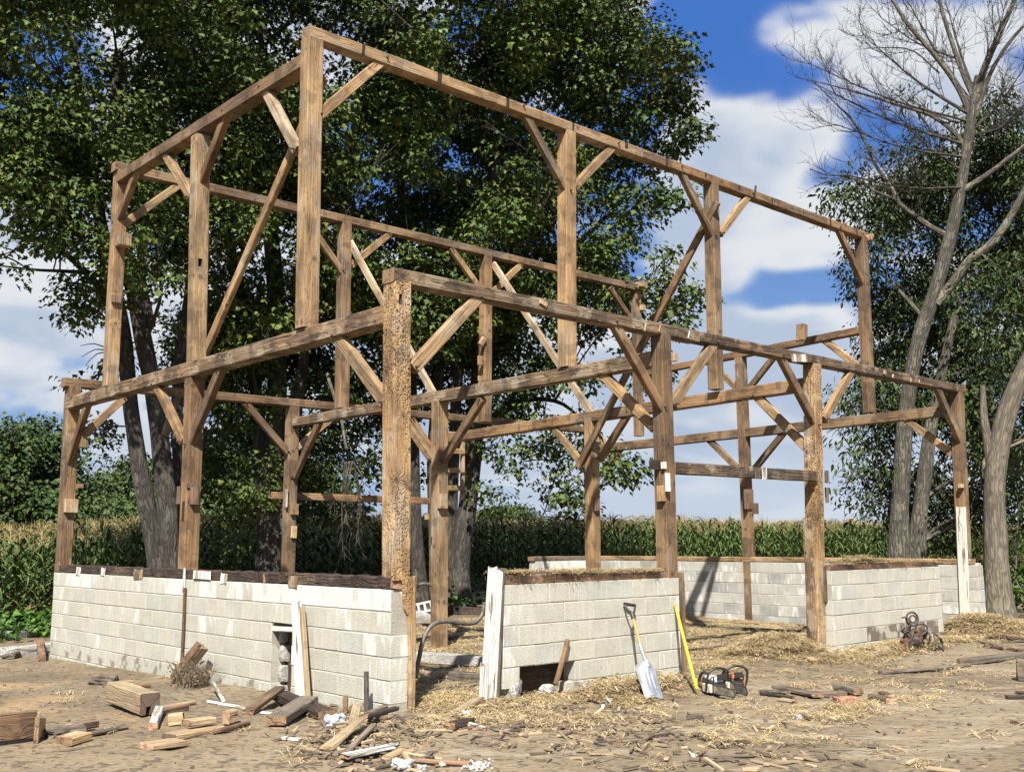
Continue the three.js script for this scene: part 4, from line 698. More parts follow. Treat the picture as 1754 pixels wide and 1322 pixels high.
tree('maple_tree', 'great spreading maple with clustered trunks behind the back posts, hanging low at its right', 'tree', {
  seed: 2021, dist: 23.6, n: 124, r0: 0.4, r1: 1.2, deep: 3.6, dense: 92, gap: 0.42,
  trunks: [[[784, 1050, 0.30], [788, 960, 0.22], [803, 850, 0.21], [815, 720, 0.20], [824, 560, 0.18], [840, 380, 0.14], [860, 150, 0.09]], [[722, 1040, 0.18], [712, 900, 0.14], [708, 760, 0.13], [702, 600, 0.12], [690, 400, 0.1], [680, 150, 0.07]], [[752, 1045, 0.18], [744, 900, 0.14], [742, 760, 0.13], [756, 600, 0.11], [770, 420, 0.08]], [[770, 1050, 0.2], [772, 900, 0.15], [776, 800, 0.14], [784, 640, 0.12], [800, 480, 0.1]]],
  limbs: [[[820, 660, 0.16], [900, 540, 0.12], [980, 430, 0.09], [1080, 330, 0.05]], [[815, 740, 0.12], [880, 690, 0.09], [960, 690, 0.06], [1030, 760, 0.03]], [[832, 500, 0.15], [930, 350, 0.1], [1020, 200, 0.06]]],
  area: [[640, -170], [1010, -170], [1085, -20], [1150, 70], [1150, 130], [1120, 200], [1130, 270], [1090, 350], [1120, 440], [1080, 560], [960, 600], [860, 590], [760, 560], [680, 480], [660, 200]],
  lobes: [[1165, 90, 23, 0.42], [1150, 165, 23, 0.45], [1172, 222, 22.5, 0.34], [1190, 217, 22.4, 0.2], [1120, 345, 22.5, 0.5], [1158, 332, 22.4, 0.28], [1130, 455, 22.5, 0.45], [1180, 505, 22.3, 0.32], [1202, 500, 22.3, 0.2], [1150, 545, 22.3, 0.35], [1085, 600, 22.5, 0.6], [1120, 660, 22.5, 0.5], [900, 640, 23, 0.8, 0.9], [960, 650, 23, 0.7, 0.9], [870, 690, 23, 0.6, 0.9], [930, 730, 23, 0.75, 0.8], [990, 700, 23, 0.6, 0.8], [860, 760, 23, 0.5, 0.8], [900, 790, 23, 0.5, 0.6], [960, 790, 22.8, 0.45, 0.7], [1010, 770, 22.5, 0.45, 0.7], [1060, 800, 22, 0.42, 0.9], [1075, 815, 22, 0.25, 0.9], [940, 850, 22.6, 0.4, 0.7], [980, 840, 22.5, 0.42, 0.8], [930, 885, 22.6, 0.3, 0.8], [960, 890, 22.6, 0.2, 0.8], [840, 850, 23, 0.4, 0.6], [848, 880, 23, 0.22, 0.6], [1000, 870, 22.5, 0.3, 0.8], [690, 700, 24, 0.7, 0.8], [770, 640, 25, 0.9, 0.9], [730, 600, 25, 0.9], [800, 580, 25, 0.8], [870, 600, 24.5, 0.9], [840, 700, 24.5, 0.7, 0.9], [790, 740, 25, 0.6, 0.7], [700, 820, 24.5, 0.4, 0.5]],
});
const rightTree = tree('leafy_tree', 'tall dark-leaved tree with two grey trunks and bare dead upper limbs at the right', 'tree', {
  seed: 2031, dist: 24, n: 165, deep: 2.6, push: 3.0, dense: 58, kind: 'oval', bark: 'bark_pale', r0: 0.45, r1: 1.15, gap: 0.42,
  trunks: [[[1540, 1020, 0.24], [1541, 930, 0.195], [1546, 800, 0.18], [1556, 680, 0.165], [1578, 570, 0.155], [1602, 500, 0.145], [1630, 400, 0.13], [1650, 300, 0.11], [1666, 190, 0.095], [1676, 130, 0.07]], [[1568, 1020, 0.2], [1572, 930, 0.17], [1584, 820, 0.155], [1597, 720, 0.13], [1618, 620, 0.1], [1636, 540, 0.08]]],
  limbs: [[[1604, 520, 0.16], [1637, 479, 0.14], [1661, 446, 0.13], [1692, 424, 0.12], [1720, 391, 0.11], [1754, 330, 0.09], [1790, 250, 0.07]], [[1632, 408, 0.10], [1596, 389, 0.085], [1568, 369, 0.08], [1541, 348, 0.07], [1527, 320, 0.06], [1505, 290, 0.05], [1488, 255, 0.045], [1460, 205, 0.035], [1430, 175, 0.02], [1380, 125, 0.008]], [[1536, 342, 0.05], [1497, 326, 0.04], [1459, 304, 0.03], [1410, 298, 0.022], [1388, 289, 0.015]], [[1644, 330, 0.11], [1690, 300, 0.08], [1740, 262, 0.06], [1810, 205, 0.03]],
    [[1660, 262, 0.08], [1640, 232, 0.07], [1600, 200, 0.055], [1540, 180, 0.04], [1470, 158, 0.025], [1400, 140, 0.014], [1362, 132, 0.008]], [[1668, 215, 0.09], [1650, 165, 0.09], [1630, 130, 0.085], [1590, 80, 0.07], [1555, 40, 0.06], [1530, 0, 0.05], [1500, -50, 0.03]], [[1672, 175, 0.07], [1652, 130, 0.07], [1634, 80, 0.065], [1618, 30, 0.06], [1600, -40, 0.05]], [[1668, 180, 0.12], [1690, 110, 0.1], [1712, 60, 0.085], [1738, 0, 0.07], [1760, -60, 0.05]], [[1672, 200, 0.08], [1700, 120, 0.06], [1740, 60, 0.05], [1790, 10, 0.03]], [[1610, 125, 0.03], [1560, 85, 0.022], [1500, 82, 0.015], [1475, 84, 0.008]], [[1640, 210, 0.04], [1580, 188, 0.03], [1520, 172, 0.018], [1490, 120, 0.008]]],
  area: [[1490, 330], [1560, 260], [1640, 300], [1700, 200], [1790, 150], [1800, 900], [1640, 890], [1560, 900], [1500, 850], [1460, 720], [1490, 600], [1470, 430]],
  lobes: [[1470, 330, 24, 0.5, 0.9], [1500, 280, 24, 0.5, 0.9], [1560, 170, 24.5, 0.45, 0.7], [1590, 150, 24.5, 0.35, 0.7], [1600, 240, 24.5, 0.6, 0.6], [1450, 340, 24, 0.3, 0.8], [1490, 420, 24, 0.5, 0.8], [1462, 700, 24, 0.55, 0.8], [1440, 740, 24, 0.35, 0.8], [1470, 790, 24, 0.5, 0.8], [1450, 830, 24, 0.3, 0.7], [1510, 820, 24.5, 0.55, 0.8], [1490, 870, 24.5, 0.35, 0.7], [1640, 850, 25, 0.5, 0.7], [1610, 870, 25, 0.3, 0.7], [1720, 480, 23, 0.8, 1.2], [1680, 560, 23, 0.7, 1.2]],
});
// fine bare twigs on the dead upper limbs of that tree
{
  const D = 24, t = rightTree, base = t.position, r = rng(77), W = [];
  const grow = (p, d, L, w, depth) => {
    const n = 4, pts = [p.clone()]; let q = p.clone(), dir = d.clone();
    for (let i = 0; i < n; i++) { dir.add(V((r() - 0.5) * 0.5, (r() - 0.42) * 0.5, (r() - 0.5) * 0.5)).normalize(); q = q.clone().addScaledVector(dir, L / n); pts.push(q); }
    W.push(tubeGeo(pts, pts.map((_, i) => w * (1 - 0.6 * i / n)), depth > 1 ? 6 : 4, 1, false));
    if (depth > 0) { const k = 3 + Math.floor(r() * 3); for (let i = 0; i < k; i++) { const at = pts[1 + Math.floor(r() * n)], e = dir.clone().add(V((r() - 0.5) * 1.9, (r() - 0.35) * 1.6, (r() - 0.5) * 1.9)).normalize(); grow(at, e, L * (0.45 + 0.3 * r()), Math.max(w * 0.5, 0.004), depth - 1); } }
  };
  for (const [u0, v0, u1, v1, w] of [[1662, 250, 1400, 145, 0.04], [1664, 270, 1440, 215, 0.035], [1668, 200, 1480, 60, 0.045], [1668, 180, 1560, 10, 0.045], [1670, 160, 1620, 0, 0.04], [1672, 150, 1720, 20, 0.045], [1668, 220, 1752, 120, 0.04], [1664, 320, 1450, 300, 0.035], [1668, 210, 1390, 110, 0.03], [1662, 300, 1530, 190, 0.035], [1668, 230, 1745, 190, 0.03], [1640, 100, 1510, 30, 0.03]]) {
    const a = atDist(u0, v0, D).sub(base), b = atDist(u1, v1, D + (r() - 0.5) * 3).sub(base), m = a.clone().lerp(b, 0.5).add(V(0, -0.15, 0)), c = spline([a, m, b], 8); W.push(tubeGeo(c, c.map((_, i) => lerp(w, 0.008, i / 8)), 5, 1, false));
    for (let i = 2; i <= 8; i++) for (let k = 0; k < 2; k++) { const d = b.clone().sub(a).normalize().add(V((r() - 0.5) * 1.6, (r() - 0.3) * 1.6, (r() - 0.5) * 1.6)).normalize(); grow(c[i], d, 0.5 + 0.5 * r(), 0.010, 2); }
  }
  mesh('bare_branch', merge(W), MAT.bark_dark, t);
}
tree('grey_tree', 'smooth grey brown trunk curving up beside the right end post', 'tree', {
  seed: 2041, dist: 20, n: 14, deep: 2, push: 2, dense: 50, kind: 'oval', bark: 'bark_tan', r0: 0.5, r1: 0.9,
  trunks: [[[1714, 1075, 0.25], [1709, 1000, 0.205], [1705, 900, 0.185], [1707, 800, 0.175], [1722, 720, 0.16], [1752, 640, 0.14], [1800, 540, 0.12], [1850, 380, 0.09]], [[1705, 830, 0.10], [1695, 770, 0.08], [1687, 720, 0.065], [1684, 660, 0.04]]],
  area: [[1690, 620], [1800, 380], [1850, 700], [1800, 900], [1750, 900], [1700, 700]],
  lobes: [[1745, 870, 22, 0.4, 0.8], [1740, 940, 22, 0.5, 0.8], [1735, 1010, 21, 0.4, 0.7]],
});
// trees beyond the corn, and the woods far off
const far = (label, seed, base, dist, area, n, r0, r1, tone) => tree('far_tree', label, 'tree', { seed, dist, trunks: [[[...base, 0.16], [base[0], base[1] - 20, 0.13], [base[0] + 2, base[1] - 40, 0.08]]], area, n, r0, r1, deep: 4, kind: 'far', dense: 20, gap: 0.36, leaf: tone ?? 1, boughs: false });
far('tall green tree beyond the corn at the left edge', 2101, [50, 930], 46, [[-60, 770], [20, 735], [70, 745], [95, 780], [108, 850], [112, 925], [-60, 925]], 30, 0.8, 1.5);
far('round bushy tree beyond the corn, right of the far left post', 2103, [240, 930], 52, [[135, 930], [155, 870], [205, 815], [260, 800], [300, 830], [310, 930]], 26, 0.8, 1.5);
far('low yellowish bushes beyond the corn between the left posts', 2105, [215, 925], 44, [[60, 922], [80, 860], [180, 850], [250, 850], [290, 880], [300, 922]], 18, 0.9, 1.3);
far('dark bushy growth beyond the corn behind the thick black trunk', 2107, [420, 930], 42, [[300, 920], [330, 800], [400, 760], [460, 800], [640, 860], [660, 920]], 26, 1.0, 1.8);
far('small dark clump of trees on the horizon over the corn', 2109, [860, 925], 170, [[815, 915], [830, 890], [870, 884], [900, 905], [915, 918]], 12, 2.2, 3.2, 2.4);
// the branch that hangs, dead, from the dark maple
{
  const D = 19, base = atDist(600, 800, D), t = thing('hanging_branch', 'dead branch of pale bare twigs hanging below the back rail', 'branch', base), r = rng(99), W = [];
  for (const [u, v, w] of [[575, 985, 0.014], [590, 960, 0.012], [605, 905, 0.01], [602, 990, 0.012], [625, 870, 0.01], [608, 935, 0.014], [590, 925, 0.012], [560, 890, 0.008], [640, 900, 0.008], [622, 960, 0.01]]) {
    const a = atDist(598 + (r() - 0.5) * 30, 790, D).sub(base), b = atDist(u, v, D + (r() - 0.5)).sub(base), c = spline([a, a.clone().lerp(b, 0.4).add(V((r() - 0.5) * 0.35, 0.05, 0)), a.clone().lerp(b, 0.7).add(V((r() - 0.5) * 0.35, 0, 0)), b], 12); W.push(tubeGeo(c, c.map((_, i) => lerp(w * 1.4, 0.005, i / 12)), 5, 1, false));
    for (let k = 5; k < 12; k++) { const e = c[k].clone().add(V((r() - 0.5) * 0.5, -0.1 - 0.3 * r(), (r() - 0.5) * 0.4)); W.push(tubeGeo(spline([c[k], c[k].clone().lerp(e, 0.5).add(V((r() - 0.5) * 0.1, 0, 0)), e], 4), [0.006, 0.006, 0.005, 0.004, 0.003], 4, 1, false)); }
  }
  W.push(tubeGeo([atDist(560, 640, D + 2.5).sub(base), atDist(585, 720, D + 1.5).sub(base), atDist(598, 800, D).sub(base)], [0.035, 0.03, 0.02], 7, 1, true));
  mesh('twig', merge(W), MAT.bark_pale, t);
}

// ------------------------------------------------------------------ corn
{
  const blade = (S, C, at, az, L, w, rise, shade) => {
    const d = V(Math.cos(az), 0, Math.sin(az)), s = V(-d.z, 0, d.x), n = 5; let prev = null;
    for (let i = 0; i <= n; i++) { const f = i / n, p = at.clone().addScaledVector(d, L * f * (1 - 0.25 * f)).add(V(0, L * (rise * f - 1.15 * f * f), 0)), ww = w * Math.sin(Math.PI * Math.pow(Math.min(f * 0.85 + 0.15, 1), 0.8)) * 0.5 + 0.002, fold = V(0, ww * 0.5, 0), a = p.clone().addScaledVector(s, ww).add(fold), b = p.clone(), c = p.clone().addScaledVector(s, -ww).add(fold); if (prev) { S.quad(prev[0], prev[1], b, a, [0, 0], [0, 0], [0, 0], [0, 0]); S.quad(prev[1], prev[2], c, b, [0, 0], [0, 0], [0, 0], [0, 0]); for (let k = 0; k < 12; k++) C.push(...shade); } prev = [a, b, c]; }
  };
  const plant = (seed) => {
    const r = rng(seed), S = new Soup(), C = [], H = 1.95, lean = V((r() - 0.5) * 0.12, 0, (r() - 0.5) * 0.12), at = (y) => V(lean.x * y, y, lean.z * y);
    const col = mix3([0.026, 0.054, 0.014], [0.052, 0.092, 0.024], r()), stem = (y0, y1, w0, w1, c, p = at) => { for (let k = 0; k < 4; k++) { const a = k * 1.571, b = a + 1.571, q = (y, w, t) => p(y).add(V(Math.cos(t) * w, 0, Math.sin(t) * w)); S.quad(q(y0, w0, a), q(y1, w1, a), q(y1, w1, b), q(y0, w0, b), [0, 0], [0, 0], [0, 0], [0, 0]); for (let j = 0; j < 6; j++) C.push(...c); } };
    stem(0, H, 0.014, 0.007, [0.045, 0.06, 0.02]); const az0 = r() * 3.14;
    for (let i = 0; i < 10; i++) { const y = 0.3 + i * 0.165, dry = i < 2 ? 0.8 : i > 8 ? 0.15 : 0; blade(S, C, at(y), az0 + (i % 2) * 3.14 + (r() - 0.5) * 0.8, 0.55 + 0.25 * r(), 0.07, 0.9 + 0.5 * r(), mix3(mix3(col, [0.085, 0.125, 0.038], r() * 0.7), [0.14, 0.11, 0.05], dry)); }
    const tc = mix3([0.19, 0.145, 0.07], [0.29, 0.235, 0.125], r());
    for (let i = 0; i < 7; i++) { const az = r() * 6.28, sp = i ? 0.10 + 0.1 * r() : 0.01, top = H + 0.12 + r() * 0.12 + (i ? 0 : 0.12), p = (y) => at(H).add(V(Math.cos(az) * sp * ((y - H) / (top - H)), y - H, Math.sin(az) * sp * ((y - H) / (top - H)))); stem(H - 0.02, top, 0.007, 0.004, tc, p); }
    const g = S.geo(); g.deleteAttribute('uv'); g.setAttribute('color', new THREE.Float32BufferAttribute(C, 3)); return g;
  };
  const geos = [1, 2, 3, 4].map((i) => plant(1500 + i)), lists = geos.map(() => []), r = rng(55), col = new THREE.Color();
  for (let row = 0; row < 26; row++) { const z = -16 - row * 0.76, step = 0.19 + row * 0.006; for (let x = -22; x < 78; x += step) { const px = x + (r() - 0.5) * 0.1, pz = z + (r() - 0.5) * 0.12 + (px > 25 ? 0 : 0), f = 0.8 + 0.45 * r(), s = 0.86 + 0.22 * r(); if (r() < 0.04) continue; col.setRGB(f * (0.9 + 0.25 * r()), f, f * 0.9); lists[Math.floor(r() * 4)].push([V(px, gy(px, pz) - 0.02, pz), quat((r() - 0.5) * 0.08, r() * 6.28, (r() - 0.5) * 0.08), V(1, s * (0.93 + 0.12 * noise3(px * 0.5, 3, pz * 0.5, 8)), 1), col.clone()]); } }
  for (let row = 0; row < 40; row++) { const z = -36 - row * 1.6; for (let x = -60; x < 160; x += 0.9) { const px = x + r() * 0.9, f = 0.8 + 0.4 * r(); col.setRGB(f, f, f * 0.9); lists[row % 4].push([V(px, gy(px, z), z + r()), quat(0, r() * 6.28, 0), V(1.6, 0.95 + 0.15 * r(), 1.6), col.clone()]); } }
  const field = new THREE.Group(); field.name = numbered('corn_field'); scene.add(field); tag(field, 'tall standing corn with dry tassels filling the field behind the barn', 'corn field', null, 'stuff');
  geos.forEach((g, i) => instances('corn', g, MAT.corn_leaf, lists[i], field));
}
// weeds and grass at the left, past the gable
{
  const r = rng(66), lists = [[], []], col = new THREE.Color();
  for (let i = 0; i < 1500; i++) { const x = -6 + r() * 9, z = -15.6 + r() * 5, edge = sstep(-10.8, -12.6, z); if (r() > edge * (0.25 + fbm3(x * 0.8, 1, z * 0.8, 2, 9))) continue; const h = r() * (0.12 + 0.35 * sstep(-12.5, -15, z)), f = 0.7 + 0.7 * r(); col.setRGB(f, f, f * 0.8); lists[i % 2].push([V(x, gy(x, z) + 0.06 + h, z), quat((r() - 0.5), r() * 6.28, (r() - 0.5)), 0.8 + 0.8 * r(), col.clone()]); }
  for (let i = 0; i < 500; i++) { const x = 8 + r() * 12, z = -9 - r() * 6, f = 0.5 + 0.5 * r(); if (fbm3(x * 0.7, 1, z * 0.7, 2, 19) < 0.5) continue; col.setRGB(f, f, f * 0.8); lists[i % 2].push([V(x, gy(x, z) + 0.05 + r() * 0.5, z), quat((r() - 0.5), r() * 6.28, (r() - 0.5)), 0.8 + 0.9 * r(), col.clone()]); }
  for (let i = 0; i < 700; i++) { const x = 13.2 + r() * 8, z = -6 + r() * 6, f = 0.5 + 0.6 * r(); if (fbm3(x * 0.7, 1, z * 0.7, 2, 29) < 0.42) continue; col.setRGB(f, f, f * 0.8); lists[i % 2].push([V(x, gy(x, z) + 0.05 + r() * 0.8, z), quat((r() - 0.5), r() * 6.28, (r() - 0.5)), 0.8 + 0.9 * r(), col.clone()]); }
  const g = new THREE.Group(); g.name = numbered('weeds'); scene.add(g); tag(g, 'bright broad-leaved weeds along the field edge', 'weeds', null, 'stuff');
  lists.forEach((l, i) => instances('weed', SPRAY.weed[i], MAT.leaf, l, g));
}

// ------------------------------------------------------------------ straw, chips and pebbles
{
  const clump = (seed, n, R, lo, hi) => {
    const r = rng(seed), S = new Soup(), C = [];
    for (let i = 0; i < n; i++) {
      const L = 0.04 + 0.12 * r(), w = 0.0013 + 0.0013 * r(), az = r() * 6.283, q = R * Math.sqrt(r()), b = r() * 6.283, y0 = r() * r() * 0.035 + 0.003, tilt = (r() - 0.35) * 0.5, d = V(Math.cos(az), tilt, Math.sin(az)).normalize(), s = V(-d.z, 0.4 * (r() - 0.5), d.x).normalize(), o = V(Math.cos(b) * q, y0, Math.sin(b) * q), bend = (r() - 0.5) * 0.03, c = mix3(lo, hi, r());
      let prev = null;
      for (let k = 0; k <= 2; k++) { const f = k / 2 - 0.5, p = o.clone().addScaledVector(d, L * f).addScaledVector(V(0, 1, 0), (0.25 - f * f) * 0.05).addScaledVector(s, (0.25 - f * f) * bend * 4), a = p.clone().addScaledVector(s, w), e = p.clone().addScaledVector(s, -w); a.y = Math.max(a.y, 0.001); e.y = Math.max(e.y, 0.001); if (prev) { S.quad(prev[0], prev[1], e, a, [0, 0], [0, 0], [0, 0], [0, 0]); for (let j = 0; j < 6; j++) C.push(...c); } prev = [a, e]; }
    }
    const g = S.geo(); g.deleteAttribute('uv'); g.setAttribute('color', new THREE.Float32BufferAttribute(C, 3)); return g;
  };
  const G = [1, 2, 3].map((i) => clump(1600 + i, 30, 0.11, [0.17, 0.12, 0.058], [0.53, 0.42, 0.225])), col = new THREE.Color();
  const lay = (list, p, r, s = 1) => { const f = 0.75 + 0.5 * r(); col.setRGB(f, f * (0.94 + 0.1 * r()), f * (0.85 + 0.3 * r())); list[Math.floor(r() * 3)].push([p, quat((r() - 0.5) * 0.25, r() * 6.28, (r() - 0.5) * 0.25), s * (0.7 + 0.6 * r()), col.clone()]); };
  const put = (label, lists) => { const g = new THREE.Group(); g.name = numbered('straw'); scene.add(g); tag(g, label, 'straw', null, 'stuff'); lists.forEach((l, i) => l.length && instances('straw_clump', G[i], MAT.straw, l, g)); };
  const a = [[], [], []], r = rng(161);
  for (let i = 0; i < 60000; i++) { const x = -3 + r() * 17, z = -8 + r() * 12; const k = strawAt(x, z); if (r() > (k * k * 0.9 + k * 0.08) * (z > 0.75 && x < 9 ? 0.55 : 1)) continue; if (x < 0.25 && x > -0.05 && z < 0) continue; if (z < 0.02 && z > -0.22 && ((x > 1.2 && x < 3.87) || (x > 6.9 && x < 9.92))) continue; lay(a, V(x, gy(x, z) - 0.002, z), r); }
  for (const [cx, cz, sx, sz, n] of [[6.15, -0.35, 0.45, 0.3, 320], [10.6, 0.2, 0.5, 0.4, 380], [2.7, 0.25, 0.5, 0.14, 90], [8.3, 0.4, 1.4, 0.2, 380]]) for (let i = 0; i < n; i++) { const x = cx + (r() + r() - 1) * sx * 1.6, z = cz + (r() + r() - 1) * sz * 1.6; if (z < 0.03 && x > 6.8 && x < 9.95) continue; if (z < 0.03 && x > 1.2 && x < 3.9) continue; lay(a, V(x, gy(x, z) + r() * 0.05, z), r, 1.15); }
  put('loose golden straw scattered over the earth and heaped about the post feet', a);
  const b = [[], [], []]; for (let i = 0; i < 240; i++) { const x = 1.32 + r() * 2.3, z = -0.10 + (r() - 0.5) * 0.16; lay(b, V(x, WTOP + 0.082 - (x - 1.3) * 0.011 + r() * 0.03, z), r, 0.75); } put('chaff and straw lying along the sill of the wall behind the shovel', b);
  const c = [[], [], []]; for (let i = 0; i < 230; i++) { const x = 6.98 + Math.pow(r(), 0.8) * 2.8, z = -0.10 + (r() - 0.5) * 0.17, k = Math.exp(-(((x - 7.75) / 0.6) ** 2)); if (r() > 0.25 + k) continue; lay(c, V(x, WTOP + 0.08 + r() * 0.09 * k, z), r, 0.85); } put('tuft of straw on the brown sill of the right block wall', c);
  // chips and pebbles
  const box = new THREE.BoxGeometry(1, 1, 1), chips = [], stones = [];
  for (let i = 0; i < 6500; i++) { const x = -3.5 + r() * 14, z = -7 + r() * 11; if (x < 0.22 && x > -0.03 && z < 0.05) continue; const near = Math.exp(-(((x + 0.4) / 0.9) ** 2) - ((z - 0.6) / 0.9) ** 2) + 0.22; if (r() > near) continue; const f = 0.6 + 0.7 * r(); col.setRGB(f * 0.19, f * 0.13, f * 0.08); const L = 0.02 + 0.08 * r() * r(); chips.push([V(x, gy(x, z) + 0.004, z), quat((r() - 0.5) * 0.5, r() * 6.28, (r() - 0.5) * 0.5), V(L, 0.005 + 0.01 * r(), 0.008 + 0.02 * r()), col.clone()]); }
  tag(instances('wood_chips', box, flat('chip', [1, 1, 1], 0.9), chips, scene), 'brown splinters and chips of wood trodden into the yard', 'wood chips', null, 'stuff');
  const pebble = lumpGeo(1, 0.6, 0.8, 5, 0.4, 1);
  for (let i = 0; i < 2000; i++) { const x = -3.5 + r() * 15, z = -7 + r() * 12; if (x < 0.22 && x > -0.03 && z < 0.05) continue; const f = 0.5 + 0.8 * r(); col.setRGB(f * 0.12, f * 0.095, f * 0.068); const s = 0.004 + 0.015 * Math.pow(r(), 3); stones.push([V(x, gy(x, z) + s * 0.2, z), quat(r(), r() * 6.28, r()), s, col.clone()]); }
  tag(instances('pebbles', pebble, flat('stone', [1, 1, 1], 0.95), stones, scene), 'small clods and pebbles over the bare earth', 'pebbles', null, 'stuff');
  const litter = (label, n, cu, cv, su, sv) => { const L = []; for (let i = 0; i < n; i++) { const p = onG(cu + (r() + r() + r() - 1.5) * su, cv + (r() + r() + r() - 1.5) * sv), f = 0.5 + 0.9 * r(), pale = r() < 0.35; pale ? col.setRGB(f * 0.30, f * 0.23, f * 0.145) : col.setRGB(f * 0.115, f * 0.085, f * 0.06); const len = 0.05 + 0.24 * r() * r(); L.push([V(p.x, p.y + 0.006 + 0.03 * r() * r(), p.z), quat((r() - 0.5) * 0.25, r() * 6.28, (r() - 0.5) * 0.3), V(len, 0.006 + 0.01 * r(), 0.008 + 0.022 * r()), col.clone()]); } tag(instances('splinters', box, MAT.chip, L, scene), label, 'splinters', null, 'stuff'); };
  litter('litter of grey and pale splinters among the boards before the wall corner', 420, 615, 1262, 130, 62);
  litter('thin scatter of dark splinters in the straw before the holed wall', 260, 940, 1232, 200, 46);
  litter('sparse dark splinters about the low part of the yard', 160, 1180, 1275, 330, 60);
  const foam = []; for (let i = 0; i < 90; i++) { const p = onG(815 + (r() + r() - 1) * 30, 1313 + (r() + r() - 1) * 10); foam.push([p.add(V(0, 0.01, 0)), quat(r() * 3, r() * 6, r() * 3), 0.004 + 0.008 * r(), null]); }
  tag(instances('foam_crumbs', pebble, MAT.foam, foam, scene), 'heap of white crumbs at the bottom edge of the yard', 'crumbs', null, 'stuff');
}

// ------------------------------------------------------------------ boards, offcuts and rubbish on the ground
// a piece lying from pixel a to pixel b, resting on the earth; lift raises an end
function lying(name, label, category, a, b, w, h, mat, o = {}) {
  const A = onG(...a), B = onG(...b); A.y = gy(A.x, A.z) + h / 2 + (o.la ?? 0); B.y = gy(B.x, B.z) + h / 2 + (o.lb ?? 0);
  const d = B.clone().sub(A).normalize(), side = V(-d.z, 0, d.x); if (o.roll) side.applyAxisAngle(d, o.roll);
  const m = beam(name, scene, A, B, w, h, mat, { side, ragged: 0.014, rough: 0.05, ...o }); return tag(m, label, category, o.group);
}
const off = (label, ...rest) => lying('offcut', label, 'offcut', ...rest), brd = (label, ...rest) => lying('board', label, 'board', ...rest);
// left yard
{ // the thick block with its slot
  const A = onG(180, 1209), B = onG(240, 1231), g = thing('timber_block', 'thick squared timber block with a slotted dark end, lying before the left wall', 'timber block', A.clone());
  const up = V(0, 0.10, 0), m = beam('timber', g, A.clone().add(V(0.085, 0.02, 0)).add(up), B.clone().add(V(0.075, 0.01, 0)).add(up), 0.165, 0.175, 'fresh', { side: V(1, 0, 0), end: 'endDark', rough: 0.06, ch: 0.012 });
  const ev = new Evaluator(); ev.attributes = ['position', 'normal', 'uv']; const X = new Brush(m.geometry, m.material), Y = new Brush(new THREE.BoxGeometry(0.04, 0.09, 0.2), MAT.endDark), e = B.clone().sub(A); Y.position.set(e.x + 0.065, e.y + 0.045, e.z); X.updateMatrixWorld(); Y.updateMatrixWorld(); const R = ev.evaluate(X, Y, SUBTRACTION); m.geometry = R.geometry; m.material = R.material;
}
off('wide brown plank end standing on edge at the left of the picture', [-40, 1283], [60, 1270], 0.035, 0.20, 'brown', { la: 0.03, lb: 0.02, end: 'endPink' });
off('pale wedge of wood standing against the wide plank end', [60, 1274], [74, 1262], 0.03, 0.19, 'fresh', { taper: 0.55 });
off('reddish stick end beside the wide plank end', [60, 1266], [84, 1262], 0.05, 0.05, 'red', { end: 'endPink' });
off('cream topped short offcut nearest the lath at lower left', [108, 1276], [142, 1268], 0.16, 0.06, 'fresh', { end: 'end' });
off('flat offcut with an orange side on top of the lath at lower left', [122, 1258], [158, 1252], 0.12, 0.05, 'red', { la: 0.03, lb: 0.03, end: 'endFresh' });
off('long thin pale lath lying behind the cream offcut', [148, 1262], [214, 1248], 0.06, 0.03, 'grey', {});
off('curved thin strip of bark in front of the cream offcut', [60, 1290], [176, 1277], 0.03, 0.012, 'grey', { bow: 0.12 });
off('small upright orange and white chunk below the timber block', [261, 1251], [271, 1228], 0.07, 0.06, 'white', { lb: 0.03, end: 'endPink' });
off('small pale block with sloping dark end, right of the upright chunk', [288, 1243], [314, 1240], 0.10, 0.09, 'fresh', { end: 'endDark' });
off('pale lath lying along the foot of the weed clump', [262, 1219], [332, 1206], 0.05, 0.035, 'fresh', {});
off('reddish brown batten just in front of the pale lath', [266, 1228], [318, 1217], 0.07, 0.05, 'red', {});
off('square cut cream plank end lying flat at lower left, nearest the camera', [250, 1284], [308, 1274], 0.17, 0.045, 'fresh', { end: 'endPink' });
off('pale upper block of the two stacked offcuts', [316, 1256], [362, 1250], 0.10, 0.05, 'fresh', { la: 0.05, lb: 0.05 });
brd('weathered flat board under the pale stacked block', [288, 1268], [372, 1252], 0.16, 0.045, 'fresh', { end: 'endDark' });
off('short cube of pale wood balanced on the thin brown stick', [386, 1242], [402, 1236], 0.08, 0.10, 'fresh', { la: 0.02, lb: 0.02, end: 'endPink' });
brd('thin brown stick trailing from the stacked offcuts', [362, 1258], [424, 1240], 0.045, 0.03, 'red', {});
off('small yellow brick-like offcut at the foot of the left wall', [197, 1175], [226, 1172], 0.07, 0.05, 'fresh', {});
off('flat tan offcut near the weed clump and wall', [234, 1179], [250, 1177], 0.11, 0.04, 'tan', {});
lying('brick', 'weathered reddish brick on edge by the wall corner at far left', 'brick', [71, 1133], [66, 1121], 0.09, 0.10, 'red', { lb: 0.12, seg: 1 });
